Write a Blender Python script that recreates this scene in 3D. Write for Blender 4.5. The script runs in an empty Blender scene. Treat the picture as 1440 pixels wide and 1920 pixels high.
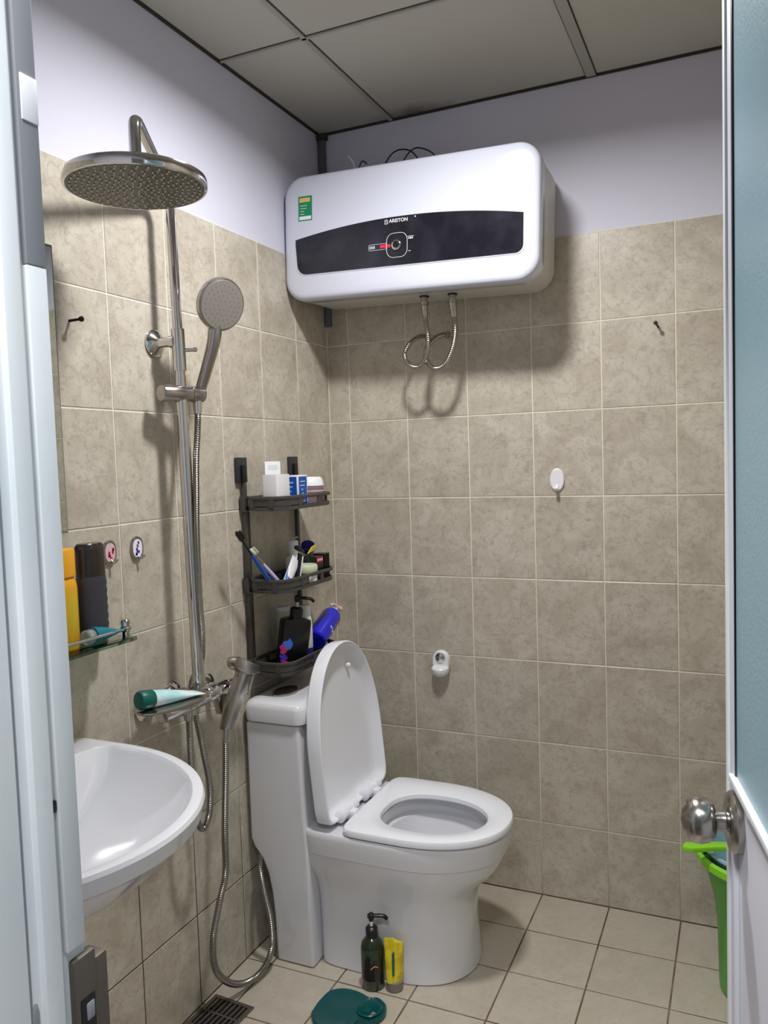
import bpy, bmesh, math, random
from mathutils import Vector, Matrix
random.seed(7)
PI = math.pi
COL = bpy.context.scene.collection
SC = bpy.context.scene

# ------------------------------------------------------------------ camera
def cam_axes(yaw, pitch, roll):
    cy, sy, cp, sp = math.cos(yaw), math.sin(yaw), math.cos(pitch), math.sin(pitch)
    f = Vector((sy*cp, cy*cp, sp)); r = Vector((cy, -sy, 0)); u = r.cross(f)
    cr, sr = math.cos(roll), math.sin(roll)
    return r*cr + u*sr, u*cr - r*sr, f
R_, U_, F_ = cam_axes(-0.42115, -0.063733, -0.032533)
cd = bpy.data.cameras.new('camera'); cam = bpy.data.objects.new('camera', cd); COL.objects.link(cam)
cam.matrix_world = Matrix(((R_.x, U_.x, -F_.x, 1.24416), (R_.y, U_.y, -F_.y, -2.36578), (R_.z, U_.z, -F_.z, 1.345), (0, 0, 0, 1)))
cd.sensor_fit = 'HORIZONTAL'; cd.sensor_width = 36; cd.lens = 36*1509.1/1440; cd.clip_start = .02
SC.camera = cam

# ------------------------------------------------------------------ world, lights, exposure
def lin(c):
    return tuple((v/12.92 if v <= .04045 else ((v+.055)/1.055)**2.4) for v in [x/255 for x in c])
w = bpy.data.worlds.new('world'); SC.world = w; w.use_nodes = True
bg = w.node_tree.nodes['Background']; bg.inputs[0].default_value = (.70, .76, .84, 1); bg.inputs[1].default_value = .16

def area(name, loc, rot, size, power, col, shape='DISK', sy=None):
    l = bpy.data.lights.new(name, 'AREA'); l.shape = shape; l.size = size
    if sy: l.size_y = sy
    l.energy = power; l.color = col
    o = bpy.data.objects.new(name, l); o.location = loc; o.rotation_euler = rot; COL.objects.link(o); return o
lamp_ = area('ceiling_light_source', (.66, -.86, 2.352), (0, 0, 0), .15, 17.5, (1.0, .985, .97)); lamp_.data.spread = math.radians(166)
area('hall_fill_light', (1.08, -2.45, 2.5), (0, 0, 0), .4, 34, (.96, .98, 1.0))  # unseen fill added in the hall, placed and powered to brighten jamb and door

SC.view_settings.view_transform = 'Standard'; SC.view_settings.look = 'None'
SC.view_settings.gamma = 1; SC.view_settings.use_curve_mapping = False
SC.view_settings.exposure = 0.04

# ------------------------------------------------------------------ materials
def mat(name, col, rough=.5, metal=0., noise=None, bump=None, trans=0., ior=1.45, coat=0., emis=None, alpha=None):
    m = bpy.data.materials.new(name); m.use_nodes = True
    nt = m.node_tree; b = nt.nodes['Principled BSDF']
    b.inputs['Base Color'].default_value = (*lin(col), 1)
    b.inputs['Roughness'].default_value = rough; b.inputs['Metallic'].default_value = metal
    b.inputs['Transmission Weight'].default_value = trans; b.inputs['IOR'].default_value = ior
    b.inputs['Coat Weight'].default_value = coat
    if alpha is not None: b.inputs['Alpha'].default_value = alpha
    tc = nt.nodes.new('ShaderNodeTexCoord')
    if noise:
        c2, scale, lo, hi = noise
        n = nt.nodes.new('ShaderNodeTexNoise'); n.inputs['Scale'].default_value = scale; n.inputs['Detail'].default_value = 6
        r = nt.nodes.new('ShaderNodeMapRange'); r.inputs[1].default_value = lo; r.inputs[2].default_value = hi
        mx = nt.nodes.new('ShaderNodeMix'); mx.data_type = 'RGBA'
        mx.inputs[6].default_value = (*lin(col), 1); mx.inputs[7].default_value = (*lin(c2), 1)
        nt.links.new(tc.outputs['Object'], n.inputs['Vector']); nt.links.new(n.outputs['Fac'], r.inputs[0])
        nt.links.new(r.outputs[0], mx.inputs[0]); nt.links.new(mx.outputs[2], b.inputs['Base Color'])
    if bump:
        sc, st = bump
        n = nt.nodes.new('ShaderNodeTexNoise'); n.inputs['Scale'].default_value = sc; n.inputs['Detail'].default_value = 4
        bp = nt.nodes.new('ShaderNodeBump'); bp.inputs['Strength'].default_value = st; bp.inputs['Distance'].default_value = .002
        nt.links.new(tc.outputs['Object'], n.inputs['Vector']); nt.links.new(n.outputs['Fac'], bp.inputs['Height'])
        nt.links.new(bp.outputs[0], b.inputs['Normal'])
    return m

def tile_mat(name, c1, c2, c3, rough):
    m = bpy.data.materials.new(name); m.use_nodes = True
    nt = m.node_tree; b = nt.nodes['Principled BSDF']; N = nt.nodes.new; Lk = nt.links.new
    tc = N('ShaderNodeTexCoord'); oi = N('ShaderNodeObjectInfo')
    mul = N('ShaderNodeMath'); mul.operation = 'MULTIPLY'; mul.inputs[1].default_value = 37.0
    Lk(oi.outputs['Random'], mul.inputs[0])
    add = N('ShaderNodeVectorMath'); add.operation = 'ADD'
    Lk(tc.outputs['Object'], add.inputs[0]); Lk(mul.outputs[0], add.inputs[1])
    n1 = N('ShaderNodeTexNoise'); n1.inputs['Scale'].default_value = 9; n1.inputs['Detail'].default_value = 7; n1.inputs['Roughness'].default_value = .62; n1.inputs['Distortion'].default_value = .8
    n2 = N('ShaderNodeTexNoise'); n2.inputs['Scale'].default_value = 55; n2.inputs['Detail'].default_value = 6; n2.inputs['Roughness'].default_value = .7
    Lk(add.outputs[0], n1.inputs['Vector']); Lk(add.outputs[0], n2.inputs['Vector'])
    r1 = N('ShaderNodeMapRange'); r1.inputs[1].default_value = .38; r1.inputs[2].default_value = .64; Lk(n1.outputs['Fac'], r1.inputs[0])
    r2 = N('ShaderNodeMapRange'); r2.inputs[1].default_value = .50; r2.inputs[2].default_value = .72; r2.inputs[4].default_value = .6; Lk(n2.outputs['Fac'], r2.inputs[0])
    # fine crackle veins
    n3 = N('ShaderNodeTexNoise'); n3.inputs['Scale'].default_value = 14; n3.inputs['Detail'].default_value = 5; n3.inputs['Distortion'].default_value = 1.8; Lk(add.outputs[0], n3.inputs['Vector'])
    s3 = N('ShaderNodeMath'); s3.operation = 'SUBTRACT'; s3.inputs[1].default_value = .5; Lk(n3.outputs['Fac'], s3.inputs[0])
    a3 = N('ShaderNodeMath'); a3.operation = 'ABSOLUTE'; Lk(s3.outputs[0], a3.inputs[0])
    r3 = N('ShaderNodeMapRange'); r3.inputs[1].default_value = 0; r3.inputs[2].default_value = .022; r3.inputs[3].default_value = .45; r3.inputs[4].default_value = 0; Lk(a3.outputs[0], r3.inputs[0])
    m1 = N('ShaderNodeMix'); m1.data_type = 'RGBA'; m1.inputs[6].default_value = (*lin(c1), 1); m1.inputs[7].default_value = (*lin(c2), 1)
    m2 = N('ShaderNodeMix'); m2.data_type = 'RGBA'; m2.inputs[7].default_value = (*lin(c3), 1)
    m3 = N('ShaderNodeMix'); m3.data_type = 'RGBA'; m3.inputs[7].default_value = (*lin(c3), 1)
    Lk(r1.outputs[0], m1.inputs[0]); Lk(m1.outputs[2], m2.inputs[6]); Lk(r2.outputs[0], m2.inputs[0])
    Lk(m2.outputs[2], m3.inputs[6]); Lk(r3.outputs[0], m3.inputs[0])
    hv = N('ShaderNodeHueSaturation'); vr = N('ShaderNodeMapRange'); vr.inputs[3].default_value = .97; vr.inputs[4].default_value = 1.03
    Lk(oi.outputs['Random'], vr.inputs[0]); Lk(vr.outputs[0], hv.inputs['Value']); Lk(m3.outputs[2], hv.inputs['Color'])
    Lk(hv.outputs[0], b.inputs['Base Color'])
    b.inputs['Roughness'].default_value = rough
    bp = N('ShaderNodeBump'); bp.inputs['Strength'].default_value = .12; bp.inputs['Distance'].default_value = .001
    Lk(n1.outputs['Fac'], bp.inputs['Height']); Lk(bp.outputs[0], b.inputs['Normal'])
    return m

def grout_mat(name, clean, dirty, z0, z1):
    m = bpy.data.materials.new(name); m.use_nodes = True
    nt = m.node_tree; b = nt.nodes['Principled BSDF']; N = nt.nodes.new; Lk = nt.links.new
    g = N('ShaderNodeNewGeometry'); s = N('ShaderNodeSeparateXYZ'); Lk(g.outputs['Position'], s.inputs[0])
    n = N('ShaderNodeTexNoise'); n.inputs['Scale'].default_value = 6; Lk(g.outputs['Position'], n.inputs['Vector'])
    ad = N('ShaderNodeMath'); ad.operation = 'MULTIPLY_ADD'; ad.inputs[1].default_value = .35; Lk(n.outputs['Fac'], ad.inputs[0]); Lk(s.outputs[2], ad.inputs[2])
    r = N('ShaderNodeMapRange'); r.inputs[1].default_value = z0+.17; r.inputs[2].default_value = z1+.17; Lk(ad.outputs[0], r.inputs[0])
    mx = N('ShaderNodeMix'); mx.data_type = 'RGBA'; mx.inputs[6].default_value = (*lin(dirty), 1); mx.inputs[7].default_value = (*lin(clean), 1)
    Lk(r.outputs[0], mx.inputs[0]); Lk(mx.outputs[2], b.inputs['Base Color']); b.inputs['Roughness'].default_value = .8
    return m

M = {}
M['paint'] = mat('wall_paint', (216, 216, 232), .75, bump=(60, .15))
M['wtile'] = tile_mat('beige_wall_tile', (202, 195, 181), (182, 173, 158), (150, 142, 130), .34)
M['ftile'] = tile_mat('cream_floor_tile', (186, 178, 164), (179, 170, 155), (166, 156, 141), .34)
M['wgrout'] = grout_mat('wall_grout', (232, 226, 208), (176, 164, 142), .0, .32)
M['lgrout'] = grout_mat('left_wall_grout', (230, 228, 216), (62, 52, 40), .38, .62)
M['fgrout'] = mat('floor_grout', (92, 76, 58), .85, noise=((128, 112, 92), 9, .4, .65))
M['ceil'] = mat('ceiling_panel', (192, 190, 181), .9)
def add_stain(m, c, rad, col):
    nt = m.node_tree; b = nt.nodes['Principled BSDF']; N = nt.nodes.new; Lk = nt.links.new
    g = N('ShaderNodeNewGeometry'); d = N('ShaderNodeVectorMath'); d.operation = 'SUBTRACT'; d.inputs[1].default_value = c
    sc = N('ShaderNodeVectorMath'); sc.operation = 'MULTIPLY'; sc.inputs[1].default_value = (.5, 1, 1); ln = N('ShaderNodeVectorMath'); ln.operation = 'LENGTH'
    n = N('ShaderNodeTexNoise'); n.inputs['Scale'].default_value = 22; ma = N('ShaderNodeMath'); ma.operation = 'MULTIPLY_ADD'; ma.inputs[1].default_value = rad*.8
    r_ = N('ShaderNodeMapRange'); r_.inputs[1].default_value = rad*.45; r_.inputs[2].default_value = rad*1.5; r_.inputs[3].default_value = .8; r_.inputs[4].default_value = 0
    mx = N('ShaderNodeMix'); mx.data_type = 'RGBA'; mx.inputs[6].default_value = b.inputs['Base Color'].default_value; mx.inputs[7].default_value = (*lin(col), 1)
    Lk(g.outputs['Position'], d.inputs[0]); Lk(d.outputs[0], sc.inputs[0]); Lk(sc.outputs[0], ln.inputs[0]); Lk(g.outputs['Position'], n.inputs['Vector'])
    Lk(n.outputs['Fac'], ma.inputs[0]); Lk(ln.outputs['Value'], ma.inputs[2]); Lk(ma.outputs[0], r_.inputs[0]); Lk(r_.outputs[0], mx.inputs[0]); Lk(mx.outputs[2], b.inputs['Base Color'])
add_stain(M['ceil'], (.33, 0, 2.399), .07, (70, 62, 46))
M['tbar'] = mat('ceiling_grid_bar', (172, 170, 162), .6)
M['gap'] = mat('dark_gap', (62, 58, 52), .9)
M['ceramic'] = mat('white_ceramic', (220, 221, 226), .12, coat=.5)
M['seatplastic'] = mat('white_seat_plastic', (234, 236, 243), .22, coat=.2)
M['heater'] = mat('white_gloss_enamel', (208, 211, 226), .16, coat=.4)
M['heaterbody'] = mat('heater_side_plastic', (204, 201, 194), .35)
M['blackgloss'] = mat('black_gloss_panel', (26, 26, 34), .16, noise=((44, 44, 54), 14, .45, .75))
M['chrome'] = mat('chrome', (205, 203, 200), .10, 1.)
M['chrome_dull'] = mat('brushed_chrome', (172, 168, 162), .24, 1.)
M['hosemetal'] = mat('hose_metal', (150, 147, 143), .22, 1.)
M['steel'] = mat('stainless_steel', (176, 170, 160), .3, 1.)
M['nozzle_face'] = mat('shower_face', (40, 38, 36), .35, .2)
M['handface'] = mat('hand_shower_face', (160, 156, 152), .32, .5)
M['nozzle'] = mat('nozzle_rubber', (225, 210, 180), .5)
M['rack'] = mat('grey_rack_plastic', (78, 76, 73), .35, .3)
M['black'] = mat('black_plastic', (20, 20, 24), .3)
M['pad'] = mat('dark_pad', (48, 50, 54), .4)
M['white'] = mat('white_plastic', (238, 238, 242), .35)
M['whitecard'] = mat('white_card', (236, 236, 240), .7)
M['greyband'] = mat('grey_conduit', (98, 100, 108), .5)
M['blue'] = mat('blue_plastic', (20, 84, 178), .35)
M['bluedeep'] = mat('deep_blue_plastic', (22, 22, 205), .2, coat=.4)
M['navy'] = mat('navy_plastic', (38, 34, 130), .3)
M['pink'] = mat('pink_plastic', (222, 186, 196), .35)
M['printviolet'] = mat('pale_violet_plastic', (186, 180, 222), .35)
M['magenta'] = mat('magenta_print', (170, 40, 120), .4)
M['violet'] = mat('violet_print', (76, 50, 170), .4)
M['cyan'] = mat('blue_print', (50, 110, 205), .4)
M['purplegrey'] = mat('purple_grey_plastic', (132, 112, 122), .4)
M['cream'] = mat('pale_green_lid', (205, 210, 182), .45)
M['red'] = mat('red_plastic', (186, 24, 52), .4)
M['yellow'] = mat('yellow_plastic', (226, 208, 48), .35, noise=((196, 172, 30), 30, .45, .6))
M['yellowlabel'] = mat('yellow_label', (236, 222, 92), .5)
M['amber'] = mat('amber_liquid_plastic', (226, 160, 30), .2, noise=((200, 182, 40), 12, .4, .6), coat=.4)
M['orangecap'] = mat('orange_cap', (224, 158, 34), .4)
M['brown'] = mat('dark_brown_plastic', (42, 34, 32), .25, coat=.3)
M['charcoal'] = mat('charcoal_label', (58, 56, 62), .5)
M['teal'] = mat('teal_plastic', (20, 112, 132), .3)
M['heart'] = mat('dark_teal_plastic', (4, 72, 72), .22, coat=.3)
M['greenlabel'] = mat('green_label', (14, 138, 92), .5)
M['orange'] = mat('orange_label', (230, 190, 110), .5)
M['darkgreen'] = mat('dark_green_bottle', (28, 44, 22), .12, coat=.5)
M['tubeblue'] = mat('pale_blue_tube', (178, 224, 226), .35, noise=((222, 238, 240), 10, .45, .55))
M['capgreen'] = mat('green_cap', (8, 92, 82), .4)
M['bucketgreen'] = mat('green_bucket_plastic', (92, 168, 62), .35)
M['rimgreen'] = mat('light_green_plastic', (140, 214, 48), .35)
M['basinblue'] = mat('pale_blue_plastic', (168, 206, 226), .35)
M['clear'] = mat('clear_plastic', (225, 232, 228), .12, trans=.75, ior=1.3)
M['smoke'] = mat('grey_clear_base', (150, 142, 130), .25, trans=.3, ior=1.3)
M['glass'] = mat('shelf_glass', (150, 190, 165), .03, trans=1., ior=1.45)
M['mirror'] = mat('mirror_glass', (225, 230, 228), .02, 1.)
M['mirroredge'] = mat('mirror_edge', (118, 128, 112), .4)
M['frame'] = mat('white_frame_paint', (234, 238, 240), .38, noise=((222, 228, 232), 5, .45, .7))
M['framegrey'] = mat('grey_frame_tone', (150, 152, 158), .45)
M['doorwhite'] = mat('white_door_panel', (214, 214, 224), .4)
M['frost'] = mat('frosted_glass', (160, 196, 210), .3, trans=.2, ior=1.3, bump=(220, .3))
M['water'] = mat('water', (205, 215, 218), .03, trans=.8, ior=1.33)
M['dirt'] = mat('grime', (44, 40, 36), .9)
M['darksteel'] = mat('dark_steel', (104, 98, 90), .45, .6)
M['nail'] = mat('dark_nail', (30, 28, 28), .4, .7)
M['wire'] = mat('black_wire', (24, 22, 24), .5)
M['lampwhite'] = mat('lamp_housing', (235, 235, 235), .5)
M['printwhite'] = mat('white_print', (226, 228, 234), .5)
M['printred'] = mat('red_print', (214, 40, 62), .5)

# ------------------------------------------------------------------ mesh helpers
WM = {}       # world matrices of roots and parts
def obj(name, bm, m, parent=None, world=True, smooth=False, label=None, kind=None, bevel=0, bseg=2, mesh=None):
    """link one mesh object; verts are given in world space when world=True"""
    if mesh is None:
        bmesh.ops.recalc_face_normals(bm, faces=bm.faces)
        if bevel:
            es = [e for e in bm.edges if len(e.link_faces) == 2 and e.calc_face_angle(0) > .5]
            bmesh.ops.bevel(bm, geom=es, offset=bevel, segments=bseg, profile=.6, affect='EDGES', clamp_overlap=True)
        PM = WM.get(parent, Matrix()) if parent else Matrix()
        if world and parent: bm.transform(PM.inverted())
        mesh = bpy.data.meshes.new(name); bm.to_mesh(mesh); bm.free()
        for k in (m if isinstance(m, (list, tuple)) else [m]): mesh.materials.append(k)
        if smooth or bevel:
            for p in mesh.polygons: p.use_smooth = True
            try: mesh.set_sharp_from_angle(angle=math.radians(38))
            except Exception: pass
    o = bpy.data.objects.new(name, mesh); COL.objects.link(o)
    if parent: o.parent = parent; WM[o] = WM.get(parent, Matrix())
    else: WM[o] = Matrix()
    if label: o['label'] = label
    if kind: o['kind'] = kind
    return o
def thing(name, label, cat, loc=(0, 0, 0), rz=0, group=None, ry=0):
    o = bpy.data.objects.new(name, None); o.empty_display_size = .03; COL.objects.link(o)
    o.location = loc; o.rotation_euler = (0, ry, rz); o['label'] = label; o['category'] = cat
    if group: o['group'] = group
    WM[o] = Matrix.Translation(loc) @ Matrix.Rotation(rz, 4, 'Z') @ Matrix.Rotation(ry, 4, 'Y')
    return o
def tag(o, label, cat, group=None):
    o['label'] = label; o['category'] = cat
    if group: o['group'] = group
    return o
def origin_to(o, loc):
    o.data.transform(Matrix.Translation(-Vector(loc))); o.location = loc; return o

def box(x0, x1, y0, y1, z0, z1, bm=None, rot=None):
    bm = bm or bmesh.new()
    v = [Vector((x, y, z)) for x in (x0, x1) for y in (y0, y1) for z in (z0, z1)]
    if rot: v = [rot @ p for p in v]
    b = [bm.verts.new(p) for p in v]
    for f in ((0, 1, 3, 2), (4, 6, 7, 5), (0, 4, 5, 1), (2, 3, 7, 6), (0, 2, 6, 4), (1, 5, 7, 3)): bm.faces.new([b[i] for i in f])
    return bm
def loft(rings, bm=None, cap0=True, cap1=True, closed=True):
    bm = bm or bmesh.new(); R = [[bm.verts.new(p) for p in r] for r in rings]; n = len(R[0])
    for a, b in zip(R, R[1:]):
        for i in range(n if closed else n-1):
            j = (i+1) % n; bm.faces.new((a[i], a[j], b[j], b[i]))
    if cap0: bm.faces.new(list(reversed(R[0])))
    if cap1: bm.faces.new(R[-1])
    return bm
def frame_of(d):
    d = Vector(d).normalized(); a = Vector((0, 0, 1)) if abs(d.z) < .9 else Vector((1, 0, 0))
    u = d.cross(a).normalized(); return u, d.cross(u).normalized(), d
def lathe(prof, base=(0, 0, 0), axis=(0, 0, 1), n=24, bm=None, sx=1, sy=1, cap0=True, cap1=True):
    """prof = [(radius, height)]"""
    u, v, d = frame_of(axis); b = Vector(base)
    if abs(Vector(axis).normalized().z) > .999: u, v = Vector((1, 0, 0)), Vector((0, 1, 0))
    return loft([[b + d*h + u*(r*sx*math.cos(2*PI*i/n)) + v*(r*sy*math.sin(2*PI*i/n)) for i in range(n)] for r, h in prof], bm, cap0, cap1)
def catmull(pts, k=8):
    P = [Vector(p) for p in pts]; P = [P[0]*2-P[1]] + P + [P[-1]*2-P[-2]]; out = []
    for i in range(1, len(P)-2):
        a, b, c, d = P[i-1:i+3]
        for j in range(k):
            t = j/k; out.append(.5*((2*b)+(c-a)*t+(2*a-5*b+4*c-d)*t*t+(3*b-a-3*c+d)*t**3))
    out.append(P[-2]); return out
def resample(path, step):
    out = [path[0]]; acc = 0
    for a, b in zip(path, path[1:]):
        L = (b-a).length
        if L < 1e-9: continue
        t = step-acc
        while t <= L: out.append(a+(b-a)*(t/L)); t += step
        acc = (acc+L) % step
    return out
def tube(path, r, n=12, bm=None, rfun=None, sx=1, closed=False, flat=None):
    path = [Vector(p) for p in path]; rings = []; u = None
    for i, p in enumerate(path):
        if closed: d = (path[(i+1) % len(path)]-path[i-1]).normalized()
        else: d = (path[min(i+1, len(path)-1)]-path[max(i-1, 0)]).normalized()
        if u is None: u, v, _ = frame_of(d)
        else: u = (u-d*u.dot(d)).normalized(); v = d.cross(u)
        if flat: v = Vector(flat); v = (v-d*v.dot(d)).normalized(); u = v.cross(d)
        rr = rfun(i) if rfun else r
        rings.append([p+u*(rr*math.cos(2*PI*j/n)) + v*(rr*sx*math.sin(2*PI*j/n)) for j in range(n)])
    if closed: rings.append(rings[0]); bm = loft(rings[:-1], bm, False, False); 
    else: return loft(rings, bm)
    bm.verts.ensure_lookup_table(); N = len(bm.verts); k = N-len(path)*n
    for j in range(n):
        a = bm.verts[N-n+j]; b = bm.verts[N-n+(j+1) % n]; c = bm.verts[k+(j+1) % n]; d = bm.verts[k+j]
        bm.faces.new((a, b, c, d))
    return bm
def hose_bm(pts, r=.0075, pitch=.0035, n=10):
    p = resample(catmull(pts, 14), pitch/2)
    return tube(p, r, n, rfun=lambda i: r if i % 2 else r*.84)
def prism(poly, z0, z1, bm=None, f=None):
    """poly in 2D; f maps (a,b,h)->3D"""
    f = f or (lambda a, b, h: (a, b, h))
    return loft([[f(a, b, z0) for a, b in poly], [f(a, b, z1) for a, b in poly]], bm)
def rrect(w, h, r, n=6, cx=0, cy=0):
    out = []
    for qx, qy, a0 in ((1, 1, 0), (-1, 1, 90), (-1, -1, 180), (1, -1, 270)):
        for i in range(n+1):
            a = math.radians(a0+90*i/n); out.append((cx+qx*(w/2-r)+r*math.cos(a), cy+qy*(h/2-r)+r*math.sin(a)))
    return out
def egg(cx, cy, af, ab, w, pb=.4, n=96, pf=1., po=1.):
    out = []
    for i in range(n):
        t = 2*PI*i/n; c, s = math.cos(t), math.sin(t); p = pf if c >= 0 else pb
        out.append((cx+(af if c >= 0 else ab)*math.copysign(abs(c)**p, c), cy+w*math.copysign(abs(s)**p, s)))
    return out
def text_bm(txt, size):
    cu = bpy.data.curves.new('t', 'FONT'); cu.body = txt; cu.size = size; cu.align_x = 'CENTER'; cu.align_y = 'CENTER'; cu.extrude = .0002; cu.offset = size*.015
    o = bpy.data.objects.new('t', cu); COL.objects.link(o); dg = bpy.context.evaluated_depsgraph_get()
    me = bpy.data.meshes.new_from_object(o.evaluated_get(dg)); bm = bmesh.new(); bm.from_mesh(me)
    bpy.data.objects.remove(o); bpy.data.curves.remove(cu); bpy.data.meshes.remove(me); return bm

# ------------------------------------------------------------------ ROOM
XR, YF, ZC = 1.45, -1.90, 2.395
Z0, RH, CW, XA, YB, FY = 1.970, .2485, .2, .0757, .2018, .1988
def struct(name, bm, m, parent=None, **k):
    return obj(name, bm, m, parent, kind=None if parent else 'structure', **k)
wl = struct('wall_left', box(-.1, -.004, YF, .1, -.1, ZC+.05), M['paint'])
wb = struct('wall_back', box(-.004, XR+.1, .004, .1, -.1, ZC+.05), M['paint'])
wr = struct('wall_right', box(XR, XR+.1, -2.0, .004, -.1, ZC+.05), M['wtile'])
wf = bmesh.new(); box(-.1, .70, -1.99, YF, -.1, ZC+.05, wf); box(.70, XR, -1.99, YF, 2.06, ZC+.05, wf); box(1.395, XR, -1.99, YF, -.1, 2.06, wf)
wfo = struct('wall_front', wf, M['paint'])
fl = struct('floor', box(-.1, XR+.1, -4.6, .1, -.12, -.0012), M['fgrout'])
struct('grout', box(-.005, -.0016, YF, .0045, 0, Z0), M['lgrout'], wl)
struct('grout', box(-.0045, XR, .0016, .005, 0, Z0), M['wgrout'], wb)

tcache = {}
def tile_mesh(w_, h_, t, m, nm):
    k = (round(w_, 4), round(h_, 4), nm)
    if k in tcache: return tcache[k]
    bm = bmesh.new(); e = .0012 if t > .002 else .0004
    loft([[(-w_/2, -h_/2, -t), (w_/2, -h_/2, -t), (w_/2, h_/2, -t), (-w_/2, h_/2, -t)],
          [(-w_/2, -h_/2, -e*.7), (w_/2, -h_/2, -e*.7), (w_/2, h_/2, -e*.7), (-w_/2, h_/2, -e*.7)],
          [(-w_/2+e, -h_/2+e, 0), (w_/2-e, -h_/2+e, 0), (w_/2-e, h_/2-e, 0), (-w_/2+e, h_/2-e, 0)]], bm)
    me = bpy.data.meshes.new(nm); bm.to_mesh(me); bm.free(); me.materials.append(m); tcache[k] = me; return me
def place_tile(parent, nm, m, mtx, w_, h_, t=.006):
    o = obj(nm, None, m, parent, mesh=tile_mesh(w_, h_, t, m, nm)); j = random.uniform
    o.matrix_local = mtx @ Matrix.Translation((0, 0, j(-.0004, .0002))) @ Matrix.Rotation(j(-.0008, .0008), 4, 'X') @ Matrix.Rotation(j(-.0008, .0008), 4, 'Y')
G = .0032
zs = [(Z0-(r+1)*RH, Z0-r*RH) for r in range(7)] + [(0.0, Z0-7*RH)]
# back wall tiles: local x -> +X, local y -> +Z, normal -> -Y
RB = Matrix(((1, 0, 0, 0), (0, 0, -1, 0), (0, 1, 0, 0), (0, 0, 0, 1)))
xs = [(0, XA)] + [(XA+i*CW, min(XA+(i+1)*CW, XR)) for i in range(7)]
for a, b in xs:
    for c, d in zs:
        place_tile(wb, 'tile', M['wtile'], Matrix.Translation(((a+b)/2, 0, (c+d)/2)) @ RB, b-a-G, d-c-G)
# left wall tiles: local x -> +Y, local y -> +Z, normal -> +X
RL = Matrix(((0, 0, 1, 0), (1, 0, 0, 0), (0, 1, 0, 0), (0, 0, 0, 1)))
ys = [(-YB, 0)] + [(max(-YB-(i+1)*CW, YF), -YB-i*CW) for i in range(9)]
for a, b in ys:
    for c, d in zs:
        place_tile(wl, 'tile', M['wtile'], Matrix.Translation((0, (a+b)/2, (c+d)/2)) @ RL, b-a-G, d-c-G)
# floor tiles
fys = [(-FY, 0)] + [(max(-FY-(i+1)*CW, YF-.02), -FY-i*CW) for i in range(9)]
for a, b in xs:
    for c, d in fys:
        if a < .05 and False: continue
        place_tile(fl, 'tile', M['ftile'], Matrix.Translation(((a+b)/2, (c+d)/2, 0)), b-a-G-.0012, d-c-G-.0012, .0012)

# ceiling: panels in a grid of bars
ce = struct('ceiling', box(-.1, XR+.1, -2.0, .1, ZC+.012, ZC+.06), M['gap'])
cxs = [-.35, .252, .861, 1.47]; cys = [0.06, -.543, -1.146, -1.75, -2.35]
for i in range(3):
    for j in range(4):
        x0, x1 = max(cxs[i], 0)+.004, min(cxs[i+1], XR)-.004; y1, y0 = min(cys[j], 0)-.004, max(cys[j+1], YF)+.004
        struct('ceiling_panel', box(x0, x1, y0, y1, ZC+.004, ZC+.011), M['ceil'], ce)
for x in cxs[1:3]:
    wd = .006 if x < .5 else .013
    struct('grid_bar', box(x-wd, x+wd, YF, 0, ZC-.001, ZC+.003), M['tbar'], ce)
    struct('reveal_line', box(x-wd-.003, x+wd+.003, YF, 0, ZC+.003, ZC+.0035), M['gap'], ce)
for y in cys[1:4]:
    struct('grid_bar', box(0, XR, y-.004, y+.004, ZC-.001, ZC+.003), M['tbar'], ce)
    struct('reveal_line', box(0, XR, y-.007, y+.007, ZC+.003, ZC+.0036), M['gap'], ce)
bm = bmesh.new(); box(-.004, .003, YF, 0, ZC-.001, ZC+.004, bm); box(0, XR, -.002, .006, ZC-.002, ZC+.004, bm)
struct('edge_joint', bm, M['gap'], ce)
lp = thing('ceiling_lamp', 'round surface lamp in the middle of the bathroom ceiling, out of view', 'lamp', (.66, -.86, ZC))
obj('housing', lathe([(.1, 0), (.1, -.028), (.093, -.036), (.088, -.036), (.088, -.03), (.0, -.03)], (.66, -.86, ZC), n=40, cap0=True, cap1=False), M['lampwhite'], lp, smooth=True)
# grey conduit down the corner behind the heater
cdt = obj('conduit', box(.002, .022, -.016, -.001, 1.785, ZC-.003), M['greyband'], bevel=.002)
bmc = bmesh.new(); box(-.0, .03, -.022, -.001, ZC-.02, ZC-.004, bmc)
tag(cdt, 'grey plastic conduit strip running down the corner behind the heater', 'conduit')
obj('end_box', bmc, M['gap'], cdt)

# ------------------------------------------------------------------ DOOR FRAME AND DOOR
d1 = struct('door_frame', bmesh.new(), M['frame']) if False else None
df = bmesh.new()
box(.60, .757, -2.005, -1.99, 0, 2.12, df)
fr = struct('trim_1', df, M['frame'], bevel=.003)
bm = bmesh.new(); box(.70, .752, -1.99, -1.893, 0, 2.06, bm); obj('jamb_core', bm, M['frame'], fr)
bm = bmesh.new(); box(.7, .7585, -1.938, -1.9205, 0, 2.06, bm); obj('jamb_ridge', bm, M['frame'], fr, bevel=.003)
bm = bmesh.new(); box(.7, .7545, -1.9885, -1.950, 0, 2.06, bm); obj('jamb_step', bm, M['frame'], fr, bevel=.0015)
obj('groove', box(.7, .7524, -1.9185, -1.9165, 0, 2.06), M['framegrey'], fr)
obj('groove', box(.7, .7524, -1.948, -1.9465, 0, 2.06), M['framegrey'], fr)
obj('stop_strip', box(.7, .7570, -1.9145, -1.8955, .965, 1.50), M['frame'], fr, bevel=.0015)
obj('stop_strip', box(.7, .7572, -1.9145, -1.8955, 1.50, 2.06), M['framegrey'], fr, bevel=.0015, label='grey upper length of the stop strip')  # upper length in a greyer tone than the lengths below
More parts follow.
